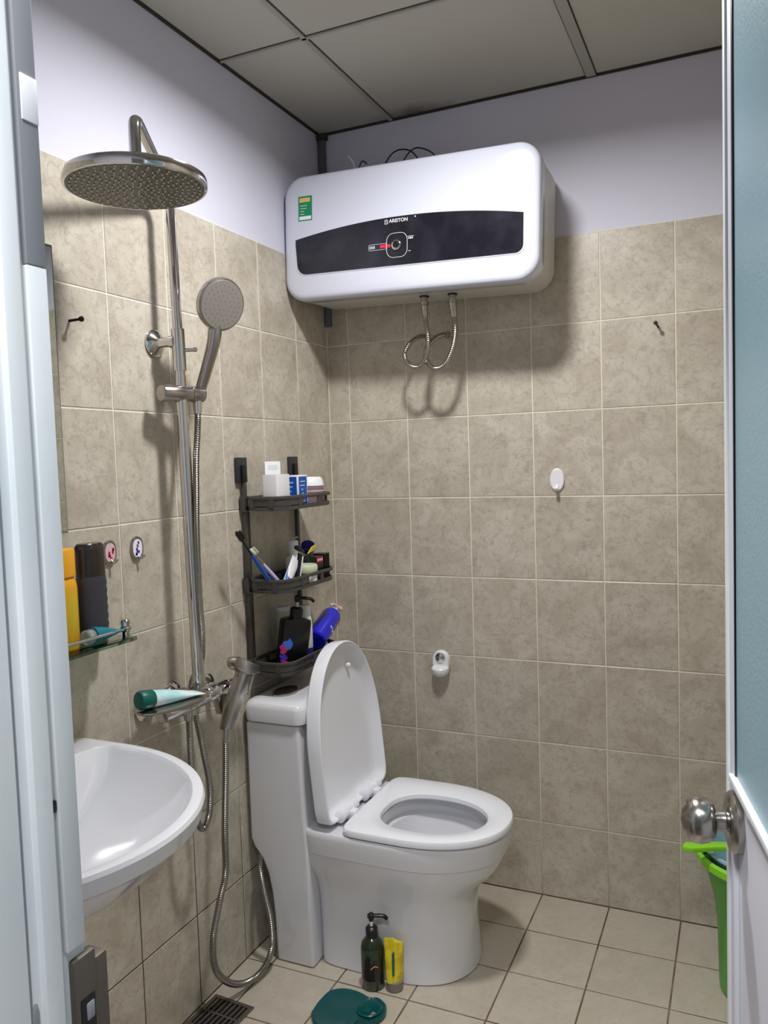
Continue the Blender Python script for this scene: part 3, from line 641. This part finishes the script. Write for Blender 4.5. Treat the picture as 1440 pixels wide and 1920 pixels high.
obj('ribbed_label', bm, M['charcoal'], t, world=False, smooth=True)
t = thing('cream_tube', 'small teal tube lying in front of the dark bottle', 'tube', (.092, -1.168, ZS))
obj('tube_body', flat_tube(Vector((0, -.025, .019)), Vector((.002, .045, .017)), .017, .019), M['teal'], t, world=False, smooth=True)
obj('cap', lathe([(.013, 0), (.0145, .002), (.0145, .018), (.012, .02)], (0, -.025, .018), (0, -1, .02), 20), M['clear'], t, world=False, smooth=True)

# ------------------------------------------------------------------ WALL HOOKS
def sticker_hook(y, z, m, lab, m2):
    t = thing('adhesive_hook', lab, 'hook', (0, y, z), group='oval metal hooks')
    ov = [(a*.019, b*.026) for a, b in [(math.copysign(abs(math.cos(2*PI*i/32))**.85, math.cos(2*PI*i/32)), math.copysign(abs(math.sin(2*PI*i/32))**.85, math.sin(2*PI*i/32))) for i in range(32)]]
    fn = lambda s, h: [(h, a*s, b*s) for a, b in ov]
    obj('back_plate', loft([fn(1, .0005), fn(1.02, .003), fn(.95, .006), fn(.82, .0062), fn(.80, .0045)]), M['chrome_dull'], t, world=False, smooth=True)
    f = obj('sticker', loft([fn(.8, .0045), fn(.78, .0054)]), m, t, world=False)
    bm = bmesh.new()
    for k in range(7):
        a, b = random.uniform(-.009, .009), random.uniform(-.014, .014); box(.0054, .0060, a-.0025, a+.0025, b-.003, b+.003, bm)
    obj('print', bm, m2, f, world=False)
    obj('hook', tube(catmull([(.003, .002, -.016), (.009, .003, -.022), (.015, .005, -.021), (.017, .006, -.015)], 5), .003, 10), M['chrome'], t, world=False, smooth=True)
sticker_hook(-1.040, 1.168, M['pink'], 'oval metal adhesive hook with a red and pink sticker', M['red'])
sticker_hook(-.955, 1.168, M['whitecard'], 'oval metal adhesive hook with a white and violet sticker', M['violet'])
t = thing('adhesive_hook', 'white oval plastic hook stuck high on the back wall', 'hook', (.745, 0, 1.272))
def oval(w_, h_, y, n=32, p=1): return [(w_*math.cos(2*PI*i/n), y, h_*math.sin(2*PI*i/n)) for i in range(n)]
obj('back_plate', loft([oval(.021, .034, -.0005), oval(.0215, .0345, -.003), oval(.019, .031, -.007)]), M['white'], t, world=False, smooth=True)
obj('hook', tube(catmull([(0, -.005, -.016), (0, -.012, -.026), (0, -.022, -.029), (0, -.027, -.022)], 5), .0045, 10, sx=1.2, flat=(1, 0, 0)), M['white'], t, world=False, smooth=True)
t = thing('toilet_paper_mount', 'white plastic holder end with a chrome disc low on the back wall', 'holder', (.369, 0, .706))
def dring(s, y, zc=0): return [(a*s, y, b*s+zc) for a, b in rrect(.056, .070, .0275, 8)]
obj('back_plate', loft([dring(1, -.0005), dring(1, -.010), dring(.9, -.0155)]), M['white'], t, world=False, smooth=True)
obj('arm_cup', lathe([(0, 0), (.016, .001), (.025, .008), (.0285, .018), (.028, .027), (.024, .031), (0, .031)], (0, -.014, -.044), (0, -.12, 1), 32, cap0=False, cap1=False), M['white'], t, world=False, smooth=True)
obj('chrome_disc', lathe([(.0155, 0), (.0155, .003), (.012, .006), (0, .007)], (0, -.0145, .014), (0, -1, 0), 28), M['chrome'], t, world=False, smooth=True)
# nails
for nm, p, d, lab in (('nail', (0, -1.1135, 1.648), (1, -.05, -.0), 'dark wall plug nail in the left wall near the mirror'), ('nail', (1.031, 0, 1.688), (-.12, -1, .22), 'dark nail sticking out of the upper back wall near the door')):
    o = obj(nm, lathe([(.0030, 0), (.0028, .030), (.0056, .031), (.0056, .035), (0, .036)], p, d, 12), M['nail'], smooth=True); origin_to(o, p); tag(o, lab, 'nail')

# ------------------------------------------------------------------ CORNER RACK
rk = thing('bathroom_rack', 'dark grey three-tier hanging rack on the left wall above the tank', 'rack', (0, -.40, .78))
YU0, YU1 = -.537, -.262
for y in (YU0, YU1):
    p = obj('mounting_pad', box(.001, .011, y-.024, y+.024, 1.298, 1.366), M['pad'], rk, bevel=.003)
    obj('pad_clip', box(.011, .019, y-.010, y+.010, 1.300, 1.345), M['black'], p, bevel=.002)
for y, zb in ((YU0, .775), (YU1, .775)):
    bm = box(.006, .018, y-.004, y+.008, zb, 1.315); obj('upright', bm, M['rack'], rk, bevel=.002)
obj('upright', box(.003, .010, YU0+.022, YU0+.029, .775, 1.24), M['rack'], rk, bevel=.0015)
TZ = (1.222, 1.000, .776)
for z in TZ:
    def tr(e, zz): return [(x, y, zz) for x, y in rrect(.128-2*e, .300-2*e, .045, 7, .074, -.4)]
    fl_ = obj('tray', loft([tr(.004, z-.001), tr(.0, z), tr(0, z+.012), tr(.003, z+.012), tr(.003, z+.002), tr(.02, z+.002)]), M['rack'], rk, smooth=True)
    path = [Vector(p) for p in tr(0, z+.033)]
    obj('rim', tube(path, .0032, 8, closed=True, flat=(0, 0, 1), sx=1.6), M['rack'], fl_, smooth=True)
    bm = bmesh.new()
    for x, y in [(.137, -.345), (.137, -.455), (.105, -.549), (.045, -.549), (.045, -.251), (.105, -.251), (.011, -.35), (.011, -.45)]:
        box(x-.002 if x > .13 or x < .02 else x-.007, x+.002 if x > .13 or x < .02 else x+.007, y-.008 if x > .13 or x < .02 else y-.002, y+.008 if x > .13 or x < .02 else y+.002, z+.008, z+.032, bm)
    obj('rail_post', bm, M['rack'], fl_, kind='stuff')
    P_ = [(x, y) for x, y, _z in tr(0, 0) if y < (-.435 if z > 1.2 else -.40) and x > .03]; P_ = sorted(P_, key=lambda q: (q[0]+(q[1]+.55)))
    P_ = P_+[(.138, -.435 if z > 1.2 else -.42)]
    ctr = Vector((.08, -.42)); Q_ = [(x+(ctr.x-x)*.03, y+(ctr.y-y)*.03) for x, y in P_]
    obj('front_panel', prism(P_+Q_[::-1], z+.010, z+.031), M['rack'], fl_)
    obj('hanger', box(.004, .02, -.548, -.526, z-.004, z+.04), M['rack'], fl_, bevel=.002)

T1, T2, T3 = TZ[0]+.0025, TZ[1]+.0025, TZ[2]+.0025
# --- tier 1
t = thing('paper_cup', 'white square box standing open on the top tier of the rack', 'box', (.096, -.507, T1))
bm = bmesh.new(); q = lambda s, z: [(a, b, z) for a, b in rrect(.050*s, .066*s, .006, 4)]
obj('container', loft([q(.98, 0), q(1, .003), q(1, .093), q(.95, .093), q(.93, .004)]), M['whitecard'], t, world=False, smooth=True)
o = obj('carton_flap', box(.0, .003, -.026, .026, 0, .122, rot=Matrix.Translation((.086, -.507, T1+.006)) @ Matrix.Rotation(-.35, 4, 'Z')), M['whitecard'], bevel=.001)
origin_to(o, (.086, -.507, T1+.006)); tag(o, 'white flat leaflet standing in the white square box', 'leaflet')
obj('print', box(.0030, .0033, -.016, .016, .100, .113, rot=Matrix.Rotation(-.35, 4, 'Z')), M['printwhite'], o, world=False)
t = thing('soap_box', 'blue and white carton on the top tier of the rack', 'box', (.103, -.414, T1))
obj('carton', box(-.022, .022, -.026, .026, 0, .088), M['whitecard'], t, world=False, bevel=.001)
obj('front_print', box(.0222, .0226, -.022, .022, .006, .084), M['blue'], t, world=False)
obj('side_print', box(-.019, .018, -.0266, -.0262, .006, .084), M['blue'], t, world=False)
bm = bmesh.new()
for k in range(6): box(.0227, .023, -.018+random.uniform(0, .01), -.002+random.uniform(0, .015), .014+k*.011, .017+k*.011, bm)
for k in range(5): box(-.014, -.002+random.uniform(0, .014), -.0270, -.0267, .018+k*.012, .022+k*.012, bm)
obj('lettering', bm, M['basinblue'], t, world=False)
t = thing('cosmetic_jar', 'mauve jar with white lid at the right end of the top tier', 'jar', (.090, -.312, T1))
obj('jar_body', lathe([(.037, 0), (.041, .003), (.041, .050), (.038, .053)], n=32), M['purplegrey'], t, world=False, smooth=True)
obj('jar_band', lathe([(.0415, .038), (.0415, .042)], n=32, cap0=False, cap1=False), M['pink'], t, world=False)
obj('lid', lathe([(.039, .053), (.041, .055), (.038, .072), (.032, .080), (0, .081)], n=32, cap1=False), M['white'], t, world=False, smooth=True)
# --- tier 2
def brush(label, a, b, mh, mb, mt):
    a, b = Vector(a), Vector(b); t = thing('toothbrush', label, 'toothbrush', tuple(a), group='toothbrushes in the rack'); d = b-a
    obj('handle', tube([a, a+d*.1, a+d*.35, a+d*.62], .006, 10, rfun=lambda i: (.004, .0062, .0062, .0042)[i]), mh, t, smooth=True)
    obj('neck', tube([a+d*.61, a+d*.85], .0032, 8), mb, t, smooth=True)
    h = obj('brush_head', tube([a+d*.84, a+d*.87, a+d*.97, b], .006, 10, rfun=lambda i: (.003, .0062, .0062, .003)[i]), mt, t, smooth=True)
    u, v, n_ = frame_of(d); bm = bmesh.new()
    for k in range(6): 
        p = a+d*(.865+.02*k); lathe([(.0035, 0), (.0035, .011)], p, (.7, .2, .6), 6, bm)
    obj('bristles', bm, mt, h, kind='stuff')
brush('toothbrush with blue handle and black head leaning left on the middle tier', (.088, -.520, T2+.004), (.075, -.672, 1.178), M['blue'], M['black'], M['black'])
brush('toothbrush with white and violet handle and clear grey head on the middle tier', (.098, -.492, T2+.004), (.045, -.566, 1.122), M['printviolet'], M['smoke'], M['cream'])
t = thing('toothpaste_tube', 'white and blue toothpaste tube leaning on the middle tier', 'tube', (.105, -.487, T2))
obj('tube_body', flat_tube(Vector((0, -.005, .014)), Vector((.004, .05, .078)), .012, .020, up=(1, 0, .2)), M['white'], t, world=False, smooth=True)
bm = flat_tube(Vector((.0006, -.002, .017)), Vector((.0035, .024, .048)), .0126, .0165, up=(1, 0, .2)); obj('blue_print', bm, M['cyan'], t, world=False, smooth=True)
obj('cap', lathe([(.009, 0), (.010, .014)], (0, -.004, .015), (0, -.7, -.7), 16), M['blue'], t, world=False, smooth=True)
t = thing('razor', 'black and white razor leaning among the tubes on the middle tier', 'razor', (.112, -.435, T2))
obj('handle', tube([(0, -.014, .004), (0, .004, .06), (0, .014, .088)], .006, 10, sx=1.2), M['black'], t, world=False, smooth=True)
obj('grip', tube([(.001, -.005, .004), (.001, .013, .06), (.001, .022, .082)], .005, 10), M['white'], t, world=False, smooth=True)
obj('razor_head', box(-.006, .006, -.012, .028, .084, .094, rot=Matrix.Rotation(-.5, 4, 'X') @ Matrix.Translation((0, -.048, .006))), M['black'], t, world=False, bevel=.002)
t = thing('serum_bottle', 'white bottle with narrow pump neck behind the pale green lidded jar', 'bottle', (.058, -.365, T2))
obj('bottle_body', lathe([(.022, 0), (.024, .003), (.024, .06), (.021, .072), (.012, .079), (.012, .086), (.0145, .086), (.0145, .118), (.012, .122), (0, .122)], n=28), M['white'], t, world=False, smooth=True)
obj('pump', tube([(0, 0, .118), (0, 0, .128), (.004, .018, .129)], .004, 8), M['clear'], t, world=False, smooth=True)
t = thing('cream_jar', 'low jar with pale green lid and white base on the middle tier', 'jar', (.103, -.378, T2))
obj('jar_body', lathe([(.030, 0), (.033, .003), (.033, .028), (.031, .030)], n=36), M['white'], t, world=False, smooth=True)
obj('dark_band', lathe([(.0338, .0285), (.0338, .0315)], n=36, cap0=False, cap1=False), M['black'], t, world=False)
obj('lid', lathe([(.033, .031), (.0345, .033), (.0345, .051), (.032, .055), (0, .055)], n=36, cap1=False), M['cream'], t, world=False, smooth=True)
t = thing('mouthwash_bottle', 'clear bottle with round blue cap facing outwards on the middle tier', 'bottle', (.050, -.272, T2))
obj('bottle_body', lathe([(.022, 0), (.024, .003), (.024, .06), (.020, .074), (.014, .08)], n=28), M['clear'], t, world=False, smooth=True)
obj('collar', lathe([(.014, 0), (.019, .006), (.019, .018)], (.0, 0, .078), (.45, -.5, .75), 24), M['clear'], t, world=False, smooth=True)
obj('cap', lathe([(.020, .012), (.0212, .014), (.0212, .028), (.018, .031), (0, .0315)], (.0, 0, .078), (.45, -.5, .75), 28, cap1=False), M['navy'], t, world=False, smooth=True)
t = thing('medicine_box', 'small black box with red top label on the middle tier', 'box', (.098, -.320, T2))
obj('carton', box(-.022, .022, -.022, .018, 0, .072), M['black'], t, world=False, bevel=.001)
obj('red_label', box(-.0222, .0224, -.021, .016, .054, .0705), M['red'], t, world=False)
bm = bmesh.new(); 
for k in range(3): box(.0224, .0228, -.017+k*.011, -.010+k*.011, .059, .065, bm)
obj('lettering', bm, M['printwhite'], t, world=False)
t = thing('medicine_box', 'black ribbed carton at the right end of the middle tier', 'box', (.102, -.286, T2))
bm = box(-.018, .018, -.012, .022, 0, .076); 
for k in range(5): box(.018, .0194, -.010+k*.0065, -.0075+k*.0065, .004, .072, bm)
obj('carton', bm, M['black'], t, world=False)
o = obj('sachet', prism([(-.022, 0), (.018, .006), (.020, .024), (-.004, .018)], 0, .004, f=lambda a, b, h: (h+b*.2, a, b)), M['yellowlabel'], bevel=.0008); o.location = (.078, -.300, T2+.078)
tag(o, 'small yellow sachet lying on the black boxes of the middle tier', 'sachet')
# --- tier 3
def pump_head(t, z, r, m, mneck, ang, s=1, tip=.032):
    d = Vector((math.cos(ang), math.sin(ang), 0))
    obj('collar', lathe([(r*1.08, z), (r*1.08, z+.02*s), (r*.8, z+.024*s), (r*.45, z+.025*s)], n=20), m, t, world=False, smooth=True)
    obj('stem', lathe([(r*.3, z+.02*s), (r*.3, z+.042*s)], n=12), mneck, t, world=False, smooth=True)
    top = Vector((0, 0, z+.046*s))
    bm = lathe([(r*.42, z+.036*s), (r*.55, z+.042*s), (r*.55, z+.05*s), (r*.3, z+.053*s)], n=16)
    tube(catmull([top-d*.008*s, top+d*tip*.4*s+Vector((0, 0, .001)), top+d*tip*.8*s, top+d*tip*s+Vector((0, 0, -.006*s))], 5), .005*s, 10, bm, sx=.8)
    obj('pump_spout', bm, m, t, world=False, smooth=True)
t = thing('shampoo_pump_bottle', 'black pump bottle with pink and blue print on the lowest tier', 'bottle', (.086, -.452, T3))
t.rotation_euler = (math.radians(-9), 0, -.62)
q = lambda a, b, r, z: [(x, y, z) for x, y in rrect(a, b, r, 6)]
obj('bottle_body', loft([q(.044, .078, .016, 0), q(.050, .084, .016, .004), q(.050, .086, .016, .124), q(.048, .082, .016, .134), q(.030, .030, .013, .142)]), M['black'], t, world=False, smooth=True)
pr = [((-.038, .036), (-.010, .070), .0252, M['magenta']), ((-.030, .050), (.004, .084), .0255, M['cyan']), ((-.038, .016), (-.012, .042), .0253, M['violet']), ((-.034, .004), (-.010, .026), .0254, M['magenta'])]
for k, ((a, b), (c, d), xx, m_) in enumerate(pr):
    cx_, cz_, ww_, hh_ = (a+c)/2, (b+d)/2, (c-a)/2, (d-b)/2
    poly = [(cx_-.012+ww_*random.uniform(.5, 1.15)*math.cos(2*PI*i/13), cz_+hh_*random.uniform(.5, 1.15)*math.sin(2*PI*i/13)) for i in range(13)]
    obj('print', prism(poly, xx-.003, xx, f=lambda a, b, h: (h, a, b)), m_, t, world=False)
pump_head(t, .140, .017, M['black'], M['cream'], 1.3, 1.15, .040)
t = thing('lotion_bottle', 'white bottle with printed label behind the black pump bottle', 'bottle', (.082, -.358, T3), -.9)
obj('bottle_body', lathe([(.020, 0), (.022, .003), (.0215, .10), (.019, .122), (.017, .128)], n=28), M['whitecard'], t, world=False, smooth=True)
obj('bottle_base', lathe([(.0224, 0), (.0226, .035)], n=28, cap0=False, cap1=False), M['navy'], t, world=False)
obj('cap', lathe([(.018, .128), (.019, .130), (.0185, .150), (.014, .157), (0, .159)], n=28, cap1=False), M['white'], t, world=False, smooth=True)
bm = bmesh.new()
for k in range(8): box(.0208, .0222, -.006, .006, .045+k*.008, .0475+k*.008, bm)
obj('label_lines', bm, M['charcoal'], t, world=False)
t = thing('rear_bottle', 'pale frosted bottle at the back left of the lowest tier', 'bottle', (.032, -.395, T3))
obj('bottle_body', lathe([(.016, 0), (.018, .003), (.018, .15), (.014, .156), (0, .157)], n=24, cap1=False), M['cream'], t, world=False, smooth=True)
obj('cap', lathe([(.0185, .146), (.0185, .158), (0, .159)], n=24, cap1=False), M['white'], t, world=False, smooth=True)
t = thing('body_lotion_bottle', 'glossy deep blue bottle with pink pump leaning over the lowest tier', 'bottle', (.092, -.318, T3+.045))
A = Vector((0, 0, 0)); dd = Vector((-.02, .185, .066)).normalized()
obj('bottle_body', lathe([(.026, 0), (.031, .004), (.032, .02), (.032, .132), (.027, .148), (.014, .156)], A, dd, 32), M['bluedeep'], t, world=False, smooth=True)
obj('collar', lathe([(.014, .152), (.0155, .154), (.0145, .169), (.008, .174)], A, dd, 24), M['cream'], t, world=False, smooth=True)
obj('stem', lathe([(.004, .172), (.004, .192)], A, dd, 10), M['cream'], t, world=False)
pt = A+dd*.196
obj('pump_spout', tube(catmull([pt+Vector((.006, .012, -.008)), pt, pt+Vector((-.004, -.02, .012)), pt+Vector((-.006, -.034, .010))], 5), .0065, 12, rfun=lambda i: .008-.0003*i), M['pink'], t, world=False, smooth=True)
bm = bmesh.new()
for k in range(4): 
    c = A+dd*(.062+.003*(k % 2))+Vector((.0315, 0, 0)); p = c+dd.cross(Vector((1, 0, 0)))*(-.012+k*.007); box(p.x-.001, p.x+.0012, p.y-.002, p.y+.002, p.z-.003, p.z+.003, bm)
obj('lettering', bm, M['printwhite'], t, world=False)

# ------------------------------------------------------------------ FLOOR ITEMS
t = thing('pump_bottle', 'dark green pump bottle standing on the floor in front of the toilet', 'bottle', (.370, -.5775, 0))
obj('bottle_body', lathe([(.027, 0), (.030, .004), (.030, .103), (.027, .117), (.018, .128), (.0155, .131)], n=36), M['darkgreen'], t, world=False, smooth=True)
bm = bmesh.new()
n = 12; R1 = .0305
loft([[(R1*math.cos(a), R1*math.sin(a), z) for a in [-2.25+1.9*i/n for i in range(n+1)]] for z in (.028, .082)], bm, False, False, closed=False)
obj('label', bm, M['brown'], t, world=False)
bm = bmesh.new()
tube([Vector((.0310*math.cos(a), .0310*math.sin(a), .060+.008*math.sin(3*k_))) for k_, a in [(i*.1, -1.3+.07*i) for i in range(10)]], .0008, 6, bm)
obj('gold_mark', bm, M['orange'], t, world=False)
pump_head(t, .129, .0145, M['black'], M['white'], .35, 1.2, .034)
t = thing('face_wash_tube', 'yellow tube standing on its clear cap beside the dark pump bottle', 'tube', (.4265, -.5690, 0))
obj('cap', lathe([(.019, 0), (.0215, .002), (.0215, .024), (.019, .026)], n=28), M['smoke'], t, world=False, smooth=True)
rg = []
for z, rw, rd in ((.024, .0205, .0205), (.04, .0215, .0195), (.08, .023, .014), (.120, .0245, .006), (.133, .025, .0015)):
    rg.append([(rw*math.cos(2*PI*i/28)*.93, rd*math.sin(2*PI*i/28)+rw*math.cos(2*PI*i/28)*.35, z+(-.011 if rw*math.cos(2*PI*i/28) > .005 and z > .1 else 0)) for i in range(28)])
obj('tube_body', loft(rg), M['yellow'], t, world=False, smooth=True)
bm = box(.004, .007, -.0215, -.012, .045, .105); obj('print', bm, M['capgreen'], t, world=False)
# heart shaped teal dish
hp_ = [(.278, -.742), (.276, -.700), (.283, -.655), (.311, -.633), (.345, -.629), (.372, -.634), (.392, -.640), (.412, -.633), (.436, -.647), (.448, -.675), (.443, -.705), (.422, -.722), (.400, -.724), (.392, -.748), (.358, -.777), (.309, -.775)]
cp_ = catmull([(x, y, 0) for x, y in hp_+hp_[:1]], 5)[:-1]
cen = Vector((.345, -.70, 0))
def hring(s, z): return [(cen.x+(p.x-cen.x)*s, cen.y+(p.y-cen.y)*s, z) for p in cp_]
ht = obj('bath_scrubber', loft([hring(.94, .0005), hring(1, .004), hring(1, .010), hring(.96, .014), hring(.90, .0135), hring(.86, .0115), hring(.4, .0125)]), M['heart'], smooth=True)
tag(ht, 'dark teal heart-shaped plastic pad lying flat on the floor tiles', 'bath pad'); origin_to(ht, (.345, -.70, 0))
obj('round_disc', lathe([(.030, .011), (.032, .016), (.029, .018), (.026, .0165), (0, .0165)], (.407-.345, -.681+.70, 0), n=36, cap1=False), M['heart'], ht, world=False, smooth=True)
bm = box(.40-.345, .414-.345, .006, .009, .0165, .0172); box(.40-.345, .414-.345, .0135, .0165, .0165, .0172, bm); obj('molded_bars', bm, M['capgreen'], ht, world=False)
obj('pink_spot', lathe([(.006, .0), (.005, .0006)], (.425-.345, .004, .0168), n=12), M['purplegrey'], ht, world=False)
obj('pink_spot', lathe([(.006, .0), (.005, .0006)], (.431-.345, .032, .0150), n=12), M['purplegrey'], ht, world=False)
# floor drain
dg_ = thing('floor_drain', 'square stainless floor drain grate at the foot of the left wall', 'drain', (.068, -.822, 0), math.radians(-3))
bm = bmesh.new()
s = .060
def sqr(e, z): return [(-s+e, -s+e, z), (s-e, -s+e, z), (s-e, s-e, z), (-s+e, s-e, z)]
loft([sqr(0, .0002), sqr(0, .003), sqr(.004, .004), sqr(.011, .004), sqr(.011, .0012)], bm)
obj('drain_frame', bm, M['darksteel'], dg_, world=False)
obj('drain_well', box(-s+.011, s-.011, -s+.011, s-.011, .0012, .0015), M['black'], dg_, world=False)
for k in range(7):
    obj('slat', box(-.0435+k*.0135, -.0380+k*.0135, -s+.013, s-.013, .0016, .0042), M['darksteel'], dg_, world=False)
obj('crossbar', box(-s+.011, s-.011, -.003, .003, .0017, .0044), M['darksteel'], dg_, world=False)

# bucket behind the door
BX, BY = 1.285, -.25
bk = thing('bucket', 'tall green plastic bucket standing behind the open door', 'bucket', (BX, BY, 0))
bp = [(.096, 0), (.101, .004), (.102, .02), (.106, .18), (.114, .25), (.128, .31), (.144, .333), (.149, .334), (.151, .350), (.147, .356), (.142, .352), (.138, .335), (.104, .20), (.099, .02), (0, .018)]
obj('bucket_body', lathe(bp, (BX, BY, 0), n=56, cap1=False), M['bucketgreen'], bk, smooth=True)
obj('bucket_rim', lathe([(.151, .334), (.156, .336), (.156, .352), (.149, .357), (.147, .352)], (BX, BY, 0), n=56, cap0=False, cap1=False), M['rimgreen'], bk, smooth=True)
o = thing('basin', 'pale blue plastic basin nested in the green bucket', 'basin', (BX+.008, BY, .20))
obj('basin_body', lathe([(.09, .20), (.095, .202), (.134, .356), (.141, .362), (.141, .368), (.130, .366), (.092, .21), (0, .208)], (BX+.004, BY, 0), n=56, cap1=False), M['basinblue'], o, smooth=True)
t = thing('water_dipper', 'light green dipper with flat handle resting across the bucket', 'dipper', (BX, BY, .37))
obj('handle', prism([(1.106, -.372), (1.111, -.345), (1.17, -.320), (1.26, -.295), (1.27, -.320), (1.18, -.348), (1.13, -.374)], .386, .398), M['rimgreen'], t, bevel=.003)
obj('dipper_cup', lathe([(.046, .31), (.052, .313), (.060, .397), (.062, .400), (.057, .398), (.049, .318), (0, .316)], (1.305, -.29, 0), n=32, cap1=False), M['bucketgreen'], t, smooth=True)
